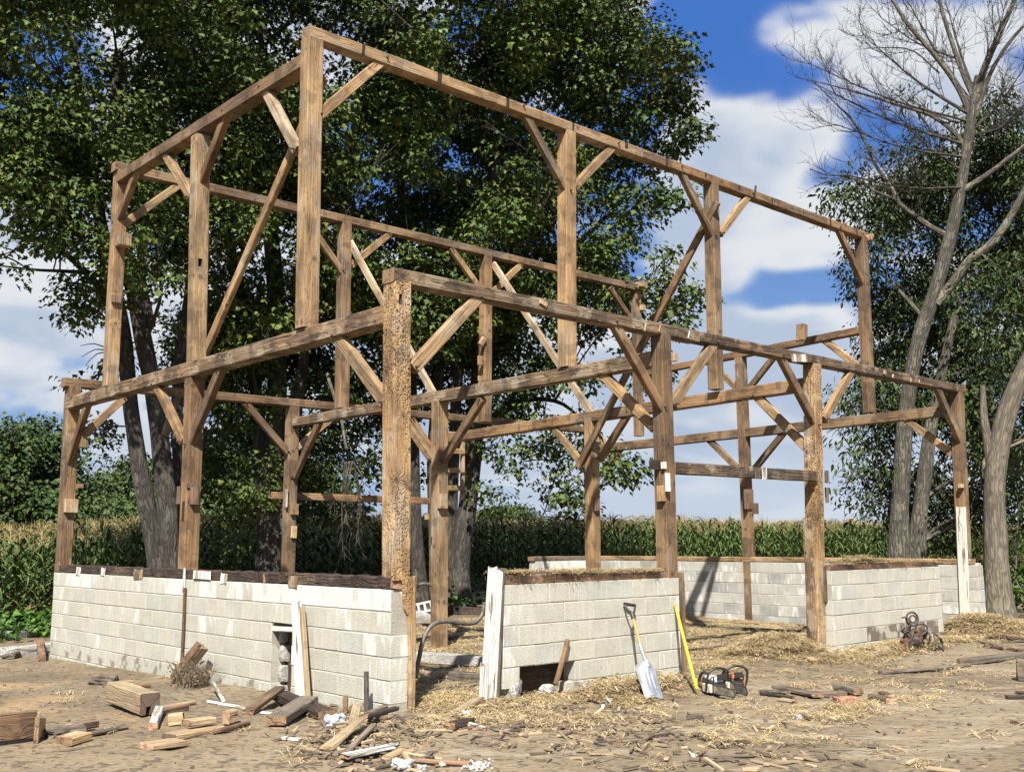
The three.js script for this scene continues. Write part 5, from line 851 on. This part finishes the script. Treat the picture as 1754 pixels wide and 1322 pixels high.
// before the broken opening
brd('dark brown board end propped towards the broken opening', [424, 1225], [478, 1202], 0.10, 0.045, 'brown', { lb: 0.10 });
brd('thick worn plank end lying aslant below the opening', [472, 1246], [528, 1218], 0.17, 0.07, 'grey', { lb: 0.06, la: 0.02 });
brd('long rotten brown plank behind the worn plank end', [478, 1203], [560, 1232], 0.16, 0.07, 'rotten', { la: 0.03 });
off('thin white lath lying at the foot of the left wall', [356, 1204], [426, 1217], 0.035, 0.025, 'white', {});
off('second white lath, half hidden behind the dark board end', [448, 1222], [480, 1228], 0.05, 0.02, 'white', {});
off('white lath leaning in the weed clump', [362, 1186], [384, 1206], 0.035, 0.025, 'white', { la: 0.1 });
brd('splintered tan board pointing to lower left before the wall corner', [558, 1287], [626, 1252], 0.11, 0.03, 'fresh', { lb: 0.10, taper: 0.6, ragged: 0.05 });
brd('dark split bark-edged slab on the rubbish before the wall corner', [622, 1256], [678, 1229], 0.07, 0.03, 'rotten', { la: 0.10, lb: 0.06, ragged: 0.06 });
brd('narrow dark slat crossing the rubbish towards the pipe', [628, 1246], [670, 1216], 0.05, 0.025, 'grey', { la: 0.09, lb: 0.04 });
brd('grey slat below the splintered tan board', [592, 1291], [640, 1258], 0.06, 0.02, 'grey', { lb: 0.05 });
brd('bright white board on the ground nearest the camera', [590, 1309], [670, 1290], 0.11, 0.025, 'white', { la: 0.04, lb: 0.03, ragged: 0.04 });
brd('white painted slat behind the bright white board', [614, 1296], [676, 1274], 0.07, 0.025, 'white', { ragged: 0.04 });
brd('pale tan slat lying against the bright white board', [660, 1303], [690, 1289], 0.07, 0.03, 'fresh', {});
brd('short yellow peg of wood right of the white boards', [690, 1290], [701, 1308], 0.04, 0.03, 'fresh', {});
brd('long reddish brown batten at the bottom edge', [702, 1305], [806, 1313], 0.035, 0.03, 'red', {});
brd('cream board end standing in the rubbish left of the pipe', [603, 1247], [612, 1226], 0.08, 0.02, 'fresh', { lb: 0.08, roll: 0.5 });
brd('small tan board upright against the wall left of the pipe', [590, 1222], [592, 1219], 0.035, 0.14, 'tan', { seg: 2 });
brd('thin grey stick right of the rubbish before the wall corner', [676, 1240], [700, 1263], 0.035, 0.03, 'grey', {});
brd('flat shadowed plank among the rubbish below the crumpled film', [532, 1274], [592, 1266], 0.12, 0.02, 'rotten', { ragged: 0.05 });
brd('pale splinter of board under the crumpled film', [480, 1266], [512, 1270], 0.06, 0.02, 'white', { ragged: 0.05 });
lying('stone', 'rounded grey stone at the foot of the wall by the pipe', 'stone', [600, 1224], [610, 1223], 0.08, 0.08, 'grey', { ch: 0.03, seg: 1 });
// doorway and hole
brd('pale plank end lying at the foot of the white door jamb', [780, 1222], [822, 1208], 0.09, 0.025, 'fresh', { lb: 0.05 });
brd('pale narrow stick in the doorway straw', [738, 1227], [792, 1243], 0.05, 0.02, 'fresh', {});
brd('dark brown chunk of board beside the narrow stick', [770, 1250], [803, 1240], 0.10, 0.05, 'rotten', { ragged: 0.04 });
brd('white chip of board right of the dark chunk', [800, 1243], [830, 1252], 0.05, 0.03, 'white', {});
brd('brown batten lying in the straw before the hole', [876, 1245], [932, 1229], 0.035, 0.03, 'red', {});
brd('second brown batten close in front of the first', [880, 1248], [946, 1240], 0.035, 0.025, 'grey', {});
brd('long grey lath in the straw beside the broken slabs', [860, 1214], [990, 1214], 0.04, 0.025, 'grey', {});
brd('short thick tan stick at the foot of the middle wall', [965, 1192], [1000, 1186], 0.035, 0.03, 'tan', {});
brd('dark flat stick under the wall right of the hole', [1012, 1183], [1034, 1185], 0.04, 0.025, 'grey', {});
for (const [a, b, l] of [[[960, 1232], [1012, 1225], 'grey stick lying across the straw below the battens'], [[1000, 1230], [1060, 1226], 'long grey stick pointing right from the straw'], [[845, 1252], [904, 1264], 'thin dark stick on the bare earth right of the doorway'], [[1016, 1254], [1044, 1259], 'blue grey sliver of wood in mid yard'], [[1100, 1207], [1136, 1192], 'dark stick beside the shovel blade']]) lying('stick', l, 'stick', a, b, 0.022, 0.02, 'grey', { bow: 0.05 });
brd('dark slab of bark in the yard below the shovel', [1112, 1268], [1150, 1262], 0.05, 0.03, 'rotten', { ragged: 0.04 });
brd('dark narrow bark strip low in the yard', [1232, 1275], [1276, 1276], 0.05, 0.03, 'rotten', { ragged: 0.05 });
brd('broad grey flake of bark low in the yard', [1206, 1292], [1262, 1306], 0.12, 0.02, 'grey', { taper: 0.5, ragged: 0.06 });
brd('small grey flake of bark beside the broad one', [1250, 1298], [1288, 1298], 0.07, 0.02, 'grey', { taper: 0.6, ragged: 0.05 });
brd('lump of grey bark in the straw at mid yard', [1062, 1276], [1092, 1272], 0.07, 0.04, 'grey', { taper: 0.6 });
// right of the chainsaws
brd('weathered scrap of board just right of the chainsaws', [1306, 1186], [1350, 1190], 0.09, 0.03, 'grey', { ragged: 0.04 });
brd('brown slat under the weathered scraps', [1306, 1191], [1362, 1198], 0.05, 0.03, 'rotten', {});
brd('grey brown plank scrap on top of the pile right of the chainsaws', [1332, 1184], [1402, 1198], 0.12, 0.035, 'grey', { la: 0.03, lb: 0.02 });
brd('pale scrap nearest the camera in the pile right of the chainsaws', [1338, 1200], [1362, 1203], 0.10, 0.025, 'fresh', { ragged: 0.04 });
brd('brown block of wood in the middle of the yard', [1400, 1194], [1448, 1193], 0.12, 0.05, 'grey', {});
brd('brown block leaning on the other in the middle of the yard', [1436, 1185], [1472, 1192], 0.12, 0.055, 'grey', { la: 0.02, lb: 0.02 });
lying('brick', 'broken orange brick before the brown blocks', 'brick', [1432, 1206], [1464, 1203], 0.10, 0.055, 'red', { seg: 1 }).material = [MAT.brick, MAT.brick];
brd('dark brown block alone right of the orange brick', [1496, 1198], [1528, 1206], 0.10, 0.05, 'grey', { end: 'endPink' });
brd('small dark block behind the lone brown block', [1510, 1192], [1528, 1199], 0.06, 0.05, 'brown', { end: 'endPink' });
off('small cream offcut at the foot of the third front post', [1386, 1132], [1396, 1138], 0.09, 0.05, 'fresh', {});
brd('long low timber edging running to the right side of the yard', [1648, 1139], [1800, 1122], 0.12, 0.07, 'grey', {});
brd('thin worn plank continuing the timber edging towards the wall', [1508, 1155], [1660, 1141], 0.07, 0.035, 'grey', {});
brd('dark plank on the straw at the right side', [1672, 1099], [1726, 1113], 0.10, 0.04, 'grey', {});
brd('reddish plank beside the dark one at the right side', [1700, 1095], [1790, 1103], 0.10, 0.05, 'red', {});
brd('splintered slat under the planks at the right side', [1688, 1106], [1760, 1118], 0.06, 0.03, 'rotten', {});
brd('dark flat board cut off by the right edge', [1726, 1197], [1800, 1197], 0.10, 0.03, 'rotten', {});
brd('thin dark slat behind the flat board at the right edge', [1742, 1189], [1800, 1189], 0.06, 0.025, 'rotten', {});
off('pale box end cut off by the right edge of the yard', [1744, 1165], [1800, 1168], 0.20, 0.19, 'grey', { end: 'endDark' });
lying('stone', 'flat grey stone near the right edge', 'stone', [1738, 1241], [1770, 1241], 0.10, 0.03, 'grey', { ch: 0.012, seg: 1 });
// inside the barn, on the earth floor
lying('curb', 'low concrete curb across the floor beyond the doorway', 'curb', [690, 1130], [830, 1142], 0.18, 0.12, 'grey', {}).material = [MAT.broken, MAT.broken];
brd('old floor timber just inside the doorway', [776, 1164], [835, 1170], 0.13, 0.09, 'grey', {});
brd('dark floor timber behind the second post of the middle row', [764, 1051], [840, 1053], 0.15, 0.14, 'rotten', {});
brd('dark plank on the floor beyond the curved pipe', [700, 1098], [830, 1094], 0.14, 0.05, 'rotten', {});
brd('weathered joist lying across the floor beyond the doorway', [690, 1075], [850, 1072], 0.12, 0.06, 'grey', {});
brd('grey plank edge in the straw inside the doorway', [712, 1166], [776, 1160], 0.05, 0.03, 'grey', {});
brd('long dark pole on the floor by the far gable wall', [1178, 1066], [1300, 1072], 0.05, 0.04, 'rotten', {});
brd('weathered pole on the floor in front of the straw heap', [1230, 1078], [1392, 1086], 0.06, 0.05, 'grey', {});
brd('short dark stick by the foot of the third front post', [1368, 1072], [1394, 1078], 0.04, 0.03, 'rotten', {});
brd('thin plank on the floor nearer than the weathered pole', [1190, 1090], [1290, 1086], 0.07, 0.025, 'tan', {});

// leaning pieces
const lean = (label, A, B, w, h, mat, o = {}) => tag(beam(o.name ?? 'board', scene, A, B, w, h, mat, { side: o.side ?? V(0, 0, 1), ...o }), label, o.cat ?? 'board');
lean('split brown timber leaning on the left wall in the dry weeds', onX(298, 1168, -0.34), onX(345, 1106, -0.16), 0.13, 0.12, 'brown', { rough: 0.12, ragged: 0.05 });
lean('tall white board leaning beside the broken opening', onX(516, 1200, -0.10), onX(508, 1032, -0.02), 0.17, 0.03, 'painted', { ragged: 0.03 });
lean('fresh tan stud leaning right of the tall white board', onX(528, 1208, -0.12), onX(517, 1040, -0.055), 0.05, 0.045, 'fresh', {});
lean('narrow rusty brown stick leaning in the hole of the middle wall', onZ(952, 1172, 0.10), onZ(973, 1096, 0.03), 0.045, 0.04, 'brown', { side: V(1, 0, 0) });
lean('brown stud standing inside the broken opening', V(0.30, 0.0, -1.72), V(0.28, 0.36, -1.70), 0.06, 0.05, 'tan', { side: V(0, 0, 1) });
tag(mesh('pipe', tubeGeo([onX(628, 1232, -0.16), onX(627, 1150, -0.15)], 0.021, 12, 0.3, true, 0.03), MAT.iron), 'short iron pipe standing upright before the left wall', 'pipe');
// curved pipes inside the doorway
tag(mesh('pipe', tubeGeo(spline([[712, 1162], [717, 1130], [727, 1090], [741, 1070], [762, 1064], [800, 1068], [815, 1065], [826, 1052], [829, 1036]].map(([u, v]) => onZ(u, v, -0.5)), 40), 0.021, 10, 0.3), MAT.tube_grey), 'bent grey pipe arching across the doorway', 'pipe');
tag(mesh('pipe', tubeGeo(spline([[707, 1055], [708, 1025], [712, 1008], [722, 1000], [733, 1001], [738, 1002]].map(([u, v]) => onZ(u, v, -2.0)), 24), 0.02, 10, 0.3), MAT.tube_grey), 'hooped pipe end behind the rotten plank of the wall', 'pipe');
{ // hollow block standing by the tree roots
  const p = atDist(722, 1041, 19.5); p.y = gy(p.x, p.z); const t = thing('hollow_block', 'white hollow block with three dark cells, tilted by the tree roots', 'hollow block', p), ev = new Evaluator(); ev.attributes = ['position', 'normal', 'uv'];
  let A = new Brush(new THREE.BoxGeometry(0.36, 0.19, 0.19), MAT.block_lime); A.updateMatrixWorld(); for (const x of [-0.115, 0, 0.115]) { const B = new Brush(new THREE.BoxGeometry(0.075, 0.12, 0.15), MAT.block_grey); B.position.set(x, 0, 0.05); B.updateMatrixWorld(); A = ev.evaluate(A, B, SUBTRACTION); }
  const m = mesh('block', A.geometry, MAT.block_lime, t); m.position.y = 0.26; m.rotation.set(-0.1, -0.6, 0.15); const s = mesh('footing', lumpGeo(0.3, 0.14, 0.16, 12, 0.3), MAT.broken, t); s.position.y = 0.07;
}
// broken slabs below the hole
for (const [u, v, sx, sy, sz, ry, rz, seed, l] of [[908, 1180, 0.225, 0.085, 0.07, -0.15, 0.12, 3, 'largest broken slab of block under the hole'], [873, 1196, 0.13, 0.09, 0.10, 0.6, 0.3, 5, 'pale broken chunk of block by the door jamb'], [885, 1180, 0.15, 0.06, 0.08, -0.5, 0.5, 7, 'thin broken shard of block leaning between two larger ones'], [938, 1190, 0.07, 0.05, 0.06, 0.3, 0, 9, 'small lump of broken block at the right end of the slabs'], [862, 1176, 0.07, 0.11, 0.06, 0, 0.1, 11, 'broken upright stub of block beside the door jamb']]) {
  const p = onG(u, v), m = tag(mesh('broken_block', lumpGeo(sx, sy, sz, seed, 0.3, 3), MAT.broken), l, 'broken block'); m.position.set(p.x, gy(p.x, p.z) + sy * 0.95, p.z); m.rotation.set(0.1, ry, rz);
}
// concrete footing, kerbing and a sheet of black plastic at the far left
{ const p = onG(48, 1122), m = tag(mesh('footing', lumpGeo(0.50, 0.10, 0.12, 15, 0.25, 3), MAT.broken), 'low broken concrete footing running left from the wall corner', 'footing'); m.position.set(p.x, p.y + 0.05, p.z); m.rotation.y = 0.35; }
lying('curb', 'grey concrete trough edge beyond the far end of the left wall', 'curb', [-20, 1098], [84, 1086], 0.35, 0.12, 'grey', {}).material = [MAT.block_grey, MAT.block_grey];
brd('long tan plank lying past the far end of the left wall', [-10, 1083], [52, 1071], 0.12, 0.05, 'tan', {});
brd('dark log end beside the tan plank past the wall', [40, 1074], [84, 1066], 0.18, 0.12, 'grey', {});
for (const [u, v, s, seed, l] of [[178, 1172, 0.10, 21, 'brown clod of earth and roots at the foot of the left wall'], [108, 1262, 0.09, 22, 'twisted grey wad of bark strips at lower left'], [16, 1128, 0.10, 23, 'heap of brown rubble left of the footing'], [560, 1226, 0.06, 24, 'dark clod at the foot of the wall near the opening']]) { const p = onG(u, v), m = tag(mesh('clod', lumpGeo(s * 1.4, s * 0.6, s, seed, 0.6, 3), MAT.rust), l, 'clod'); m.material = MAT.grey; m.position.set(p.x, p.y + s * 0.3, p.z); m.rotation.y = seed; }
// film, foam, bottle
const crumple = (seed, s, det = 3) => { const g = lumpGeo(s, s * 0.6, s * 0.8, seed, 0.75, det), p = g.attributes.position; for (let i = 0; i < p.count; i++) { const k = 1 + (noise3(p.getX(i) * 60, p.getY(i) * 60, p.getZ(i) * 60, seed) - 0.5) * 0.6; p.setXYZ(i, p.getX(i) * k, p.getY(i) * k, p.getZ(i) * k); } g.computeVertexNormals(); return g; };
for (const [u, v, s, mat, l, seed] of [[574, 1243, 0.075, 'film', 'crumpled bluish white plastic film in the rubbish', 31], [1044, 1200, 0.032, 'foam', 'crumpled white scrap beside the clear bottle', 32], [760, 1312, 0.03, 'foam', 'white crumb of foam standing on the reddish batten', 33], [692, 1318, 0.06, 'foam', 'white scrap at the bottom edge below the white boards', 34], [1368, 1231, 0.03, 'film', 'small pale blue scrap in mid yard', 35], [800, 1225, 0.035, 'foam', 'small white lump in the doorway straw', 36], [722, 1320, 0.035, 'foam', 'second white scrap at the bottom edge', 37], [1188, 1296, 0.02, 'foam', 'tiny white chip beside the broad bark flake', 38]]) { const p = onG(u, v), m = tag(mesh('scrap', crumple(seed, s), MAT[mat]), l, 'scrap'); m.position.set(p.x, p.y + s * 0.35, p.z); }
{ const p = onG(1027, 1211), t = thing('bottle', 'small clear bottle lying in the straw beyond the yard', 'bottle', p.clone().add(V(0, 0.035, 0))), prof = [[0.001, 0], [0.03, 0.002], [0.033, 0.012], [0.033, 0.11], [0.02, 0.145], [0.013, 0.155], [0.013, 0.18]].map(([x, y]) => new THREE.Vector2(x, y)); const m = mesh('shell', new THREE.LatheGeometry(prof, 20), MAT.clear, t); m.rotation.set(0.2, 0.7, 1.45); m.position.set(0.06, 0, 0); const c = mesh('cap', moved(new THREE.CylinderGeometry(0.015, 0.015, 0.02, 14), 0, 0.188, 0), MAT.white_plastic, t); c.rotation.copy(m.rotation); c.position.copy(m.position); }
// dry weeds by the leaning timber
{
  const p = onX(328, 1185, -0.28), t = thing('dry_weeds', 'clump of dead brown weeds at the foot of the left wall by the rusty rod', 'weed clump', V(p.x, gy(p.x, p.z), p.z)), r = rng(171), W = [];
  for (let i = 0; i < 260; i++) { const a = r() * 6.28, q = 0.15 * Math.sqrt(r()), b = V(Math.cos(a) * q, -0.02, Math.sin(a) * q * 1.6), e = b.clone().add(V((r() - 0.5) * 0.30, 0.10 + 0.24 * r(), (r() - 0.5) * 0.42)), m = b.clone().lerp(e, 0.55).add(V((r() - 0.5) * 0.08, 0.05, (r() - 0.5) * 0.08)); e.y -= 0.05 * r(); const w = 0.0016 + 0.002 * r(); W.push(tubeGeo(spline([b, m, e], 4), [w, w, w * 0.9, w * 0.7, w * 0.4], 4, 1, false)); }
  mesh('stem', merge(W), MAT.stem, t);
  const D = sprayGeo(1701, 14, 0.08, 0.05, OVAL, [0.06, 0.045, 0.027], [0.15, 0.115, 0.07], 1.4), list = []; for (let i = 0; i < 14; i++) list.push([V((r() - 0.5) * 0.34, 0.03 + 0.22 * r() * r() + 0.02, (r() - 0.5) * 0.55), quat(r() * 2, r() * 6.28, r() * 2), 0.6 + 0.5 * r(), null]); instances('leaf', D, MAT.straw, list, t);
}

// ------------------------------------------------------------------ tools
{ // grain shovel
  const G = onZ(1079, 1036, 0.05), T = onG(1121, 1198), base = V(T.x, T.y, T.z), t = thing('shovel', 'aluminium scoop shovel with wooden shaft and black grip leaning on the middle wall', 'shovel', base), top = G.clone().sub(base), d = top.clone().normalize(), L = top.length();
  const side = V(0.99, 0, 0.14); side.addScaledVector(d, -side.dot(d)).normalize(); const n = side.clone().cross(d).normalize(); if (n.z < 0) n.negate();
  const P = (x, y, z) => V(0, 0, 0).addScaledVector(side, x).addScaledVector(d, y).addScaledVector(n, z), BLN = 0.40, HW = 0.118;
  const nu = 24, nv = 18, pos = [], uv = [], idx = [];
  for (const s of [1, -1]) for (let j = 0; j <= nv; j++) for (let i = 0; i <= nu; i++) {
    const u = i / nu * 2 - 1, f = j / nv, sh = f > 0.72 ? Math.sqrt(Math.max(0, 1 - ((f - 0.72) / 0.29) ** 2)) : 1, x = u * HW * (0.32 + 0.68 * sh) * (1 - 0.06 * (1 - f)), wall = Math.pow(Math.abs(u), 6), rib = 0.008 * (Math.exp(-(((u - 0.2) / 0.07) ** 2)) + Math.exp(-(((u + 0.2) / 0.07) ** 2))) * sstep(0.1, 0.4, f), soc = 0.022 * Math.exp(-((u / 0.16) ** 2)) * sstep(0.55, 1, f), z = 0.035 - 0.062 * wall * (0.45 + 0.55 * f) + rib + soc - 0.03 * sstep(0.72, 1, f) * (Math.abs(u) * 0.6) + 0.02 * (1 - f) * (1 - u * u) * 0.3;
    const q = P(x, f * BLN, z + (s > 0 ? 0 : -0.0025)); pos.push(q.x, q.y, q.z); uv.push(u * HW, f * BLN);
  }
  const m = (nu + 1) * (nv + 1); for (const k of [0, 1]) for (let j = 0; j < nv; j++) for (let i = 0; i < nu; i++) { const a = k * m + j * (nu + 1) + i, b = a + nu + 1; k ? idx.push(a, b, a + 1, a + 1, b, b + 1) : idx.push(a, a + 1, b, a + 1, b + 1, b); }
  for (let i = 0; i < nu; i++) idx.push(i, m + i, i + 1, i + 1, m + i, m + i + 1);
  const g = new THREE.BufferGeometry(); g.setAttribute('position', new THREE.Float32BufferAttribute(pos, 3)); g.setAttribute('uv', new THREE.Float32BufferAttribute(uv, 2)); g.setIndex(idx); g.computeVertexNormals(); mesh('blade', g, MAT.alu, t);
  mesh('socket', tubeGeo([P(0, BLN - 0.08, 0.035), P(0, BLN + 0.05, 0.012), P(0, BLN + 0.20, 0)], [0.026, 0.022, 0.019], 14, 0.3), MAT.alu, t);
  mesh('shaft', tubeGeo([P(0, BLN + 0.19, 0), P(0, L - 0.13, 0)], [0.0165, 0.0155], 14, 0.3), MAT.handle_wood, t);
  mesh('grip', merge([tubeGeo([P(0, L - 0.17, 0), P(0, L - 0.10, 0)], [0.021, 0.024], 12, 0.3), tubeGeo(spline([P(0, L - 0.11, 0), P(-0.035, L - 0.075, 0), P(-0.058, L - 0.02, 0), P(-0.062, L, 0)], 10), 0.011, 10, 0.3), tubeGeo(spline([P(0, L - 0.11, 0), P(0.035, L - 0.075, 0), P(0.058, L - 0.02, 0), P(0.062, L, 0)], 10), 0.011, 10, 0.3), tubeGeo([P(-0.07, L + 0.003, 0), P(0.07, L + 0.003, 0)], 0.0165, 12, 0.3)]), MAT.black_plastic, t);
}
{ // yellow bar
  const A = onZ(1158, 1040, 0.03), B = onG(1192, 1178), base = B.clone(), t = thing('pry_bar', 'long yellow steel bar leaning on the right end of the middle wall', 'pry bar', base), a = A.sub(base), d = a.clone().normalize(), s = V(-0.8, 0, 0.6);
  mesh('bar', tubeGeo([V(0, 0.02, 0), a], 0.0155, 12, 0.3), MAT.yellow, t);
  const tip = tubeGeo(spline([a.clone().addScaledVector(d, -0.01), a.clone().addScaledVector(d, 0.04).add(V(0, 0, -0.004)), a.clone().addScaledVector(d, 0.085).addScaledVector(s, 0.022)], 8), [0.0155, 0.018, 0.02, 0.02, 0.019, 0.017, 0.014, 0.011, 0.006], 10, 0.3); mesh('claw', tip, MAT.handle_wood, t);
  mesh('foot', merge([tubeGeo(spline([V(0, 0.03, 0), V(0.004, 0.0, 0.008), V(0.02, -0.012, 0.02)], 6), [0.0155, 0.017, 0.018, 0.018, 0.017, 0.014, 0.008], 10, 0.3), tubeGeo([V(0, 0.09, 0), V(0, 0.02, 0)].map((p) => p.addScaledVector(d, 0.0)), [0.017, 0.021], 12, 0.3)]), MAT.yellow, t);
}
function chainsaw(label, u, v, turn, cover, k) {
  const p = onG(u, v), t = thing('chainsaw', label, 'chainsaw', p, null); t.rotation.y = turn; t.scale.setScalar(k);
  const rb = (x, y, z, w, h, d, r = 0.015) => moved(new RoundedBoxGeometry(w, h, d, 3, r), x, y, z);
  mesh('crankcase', merge([rb(-0.07, 0.085, 0, 0.26, 0.13, 0.15, 0.02), rb(-0.15, 0.13, 0.0, 0.12, 0.09, 0.12, 0.02), rb(0.055, 0.075, -0.01, 0.07, 0.09, 0.11, 0.012)]), MAT.black_plastic, t);
  mesh('engine_cover', merge([rb(-0.09, 0.17, 0, 0.16, 0.05, 0.11, 0.022), rb(0.0, 0.15, 0, 0.06, 0.06, 0.09, 0.02)]), MAT[cover], t);
  mesh('clutch_cover', merge([rb(-0.05, 0.075, 0.088, 0.17, 0.09, 0.03, 0.012), moved(new THREE.CylinderGeometry(0.045, 0.045, 0.03, 24), -0.03, 0.075, 0.092, Math.PI / 2)]), MAT.cream_plastic, t);
  mesh('starter_cover', merge([moved(new THREE.CylinderGeometry(0.06, 0.066, 0.04, 24), -0.06, 0.09, -0.09, -Math.PI / 2), ...[0, 1, 2, 3, 4].map((i) => rb(-0.06, 0.05 + i * 0.02, -0.113, 0.08, 0.006, 0.006, 0.002))]), MAT[cover === 'orange_plastic' ? 'orange_plastic' : 'black_plastic'], t);
  mesh('front_handle', tubeGeo(spline([V(-0.04, 0.03, -0.115), V(0.0, 0.15, -0.135), V(0.03, 0.245, -0.115), V(0.045, 0.285, -0.04), V(0.045, 0.285, 0.05), V(0.035, 0.24, 0.115), V(0.0, 0.13, 0.13), V(-0.04, 0.05, 0.11)], 36), 0.0125, 10, 0.3), MAT.black_plastic, t);
  mesh('rear_handle', merge([tubeGeo(spline([V(-0.16, 0.19, 0), V(-0.24, 0.215, 0), V(-0.32, 0.18, 0), V(-0.35, 0.11, 0), V(-0.31, 0.045, 0), V(-0.22, 0.03, 0), V(-0.17, 0.05, 0)], 30), 0.0165, 10, 0.3), rb(-0.26, 0.02, 0.01, 0.13, 0.012, 0.10, 0.005)]), MAT.black_plastic, t);
  mesh('hand_guard', merge([rb(0.085, 0.20, 0, 0.012, 0.06, 0.10, 0.006), rb(0.05, 0.17, -0.07, 0.02, 0.06, 0.012, 0.004), rb(0.05, 0.17, 0.07, 0.02, 0.06, 0.012, 0.004)]), MAT.black_plastic, t);
  const cap = (l, h) => { const q = [[0, -h], [l, -h * 0.9]]; for (let i = 0; i <= 10; i++) { const a = -Math.PI / 2 + i / 10 * Math.PI; q.push([l + Math.cos(a) * h, Math.sin(a) * h * 0.95]); } q.push([0, h]); return q; };
  mesh('guide_bar', moved(extrude(cap(0.36, 0.036), 0.005, 0.001), 0.05, 0.075, 0.068), MAT.bar_steel, t);
  const loop = cap(0.36, 0.043), teeth = []; for (let i = 0; i < loop.length - 1; i++) { const [x0, y0] = loop[i], [x1, y1] = loop[i + 1], n = Math.max(1, Math.round(Math.hypot(x1 - x0, y1 - y0) / 0.02)); for (let j = 0; j < n; j++) { const f = (j + 0.5) / n; teeth.push(moved(new THREE.BoxGeometry(0.016, 0.012, 0.009), 0.05 + lerp(x0, x1, f), 0.075 + lerp(y0, y1, f), 0.071, 0, 0, Math.atan2(y1 - y0, x1 - x0))); } }
  mesh('chain', merge(teeth), MAT.iron, t);
  mesh('fuel_cap', moved(new THREE.CylinderGeometry(0.018, 0.018, 0.02, 16), -0.18, 0.10, 0.075, Math.PI / 2), MAT.orange_plastic, t);
  return t;
}
{
  const a = chainsaw('nearer of two chainsaws, with white top and cream side, on the earth', 1229, 1191, Math.atan2(-0.94, -0.35), 'white_plastic', 0.92);
  const cv = document.createElement('canvas'); cv.width = 128; cv.height = 96; const c = cv.getContext('2d'); c.fillStyle = '#d9dade'; c.fillRect(0, 0, 128, 96); c.fillStyle = '#6b7590'; c.fillRect(24, 30, 30, 9); c.fillRect(66, 28, 36, 9); c.fillRect(34, 46, 52, 6); c.fillRect(30, 58, 22, 5); c.fillRect(60, 58, 30, 5);
  const tx = new THREE.CanvasTexture(cv); tx.colorSpace = THREE.SRGBColorSpace; const m = mesh('decal', moved(new THREE.BoxGeometry(0.002, 0.055, 0.09), 0.052, 0.168, 0), new THREE.MeshStandardMaterial({ map: tx, roughness: 0.5 }), a); m.rotation.z = 0;
  chainsaw('farther of two chainsaws, with an orange stripe and black handles', 1261, 1187, Math.atan2(-0.86, -0.5), 'orange_plastic', 0.92);
}
{ // heap of rusty machine parts
  const p = onG(1577, 1113), t = thing('scrap_iron', 'heap of rusty wheels and machine parts at the foot of the right block wall', 'scrap iron', p), r = rng(181);
  const tor = (R, q, x, y, z, rx, ry, rz, name = 'wheel') => mesh(name, moved(new THREE.TorusGeometry(R, q, 8, 28), x, y, z, rx, ry, rz), MAT.iron, t);
  tor(0.085, 0.014, 0.03, 0.38, -0.10, 0, -0.5, 0.2); tor(0.045, 0.012, 0.03, 0.38, -0.09, 0, -0.5, 0.2); tor(0.11, 0.014, -0.13, 0.16, -0.03, 0.3, 0.4, 0); tor(0.07, 0.012, 0.13, 0.25, -0.03, 0.2, -0.9, 0); tor(0.11, 0.011, 0.27, 0.09, 0.12, -0.5, 0.2, 0); tor(0.06, 0.012, -0.18, 0.27, -0.08, 0.9, 0, 0); tor(0.09, 0.012, -0.02, 0.2, 0.03, 1.1, 0.3, 0); tor(0.05, 0.01, 0.17, 0.12, 0.05, 0.4, 0.6, 0);
  for (let i = 0; i < 9; i++) { const m = mesh('casting', lumpGeo(0.05 + 0.06 * r(), 0.05 + 0.05 * r(), 0.05 + 0.05 * r(), 60 + i, 0.6, 2), i % 2 ? MAT.rust : MAT.iron, t); m.position.set((r() - 0.5) * 0.36, 0.05 + 0.24 * r() * (1 - Math.abs(r() - 0.5)), -0.10 + (r() - 0.5) * 0.2); m.rotation.set(r() * 3, r() * 3, r() * 3); }
  for (let i = 0; i < 8; i++) { const a = V((r() - 0.5) * 0.5, 0.03 + 0.3 * r(), (r() - 0.5) * 0.25 - 0.05), b = a.clone().add(V((r() - 0.5) * 0.35, (r() - 0.5) * 0.3, (r() - 0.5) * 0.2)); b.y = Math.max(b.y, 0.02); mesh('rod', tubeGeo(spline([a, a.clone().lerp(b, 0.5).add(V(0, 0.06, 0.02)), b], 8), 0.011, 7, 0.3), MAT.iron, t); }
  mesh('rod', tubeGeo(spline([V(0.12, 0.02, 0.16), V(0.22, 0.14, 0.14), V(0.34, 0.11, 0.12), V(0.42, 0.02, 0.1)], 12), 0.015, 8, 0.3), MAT.iron, t);
}

renderer.render(scene, camera);
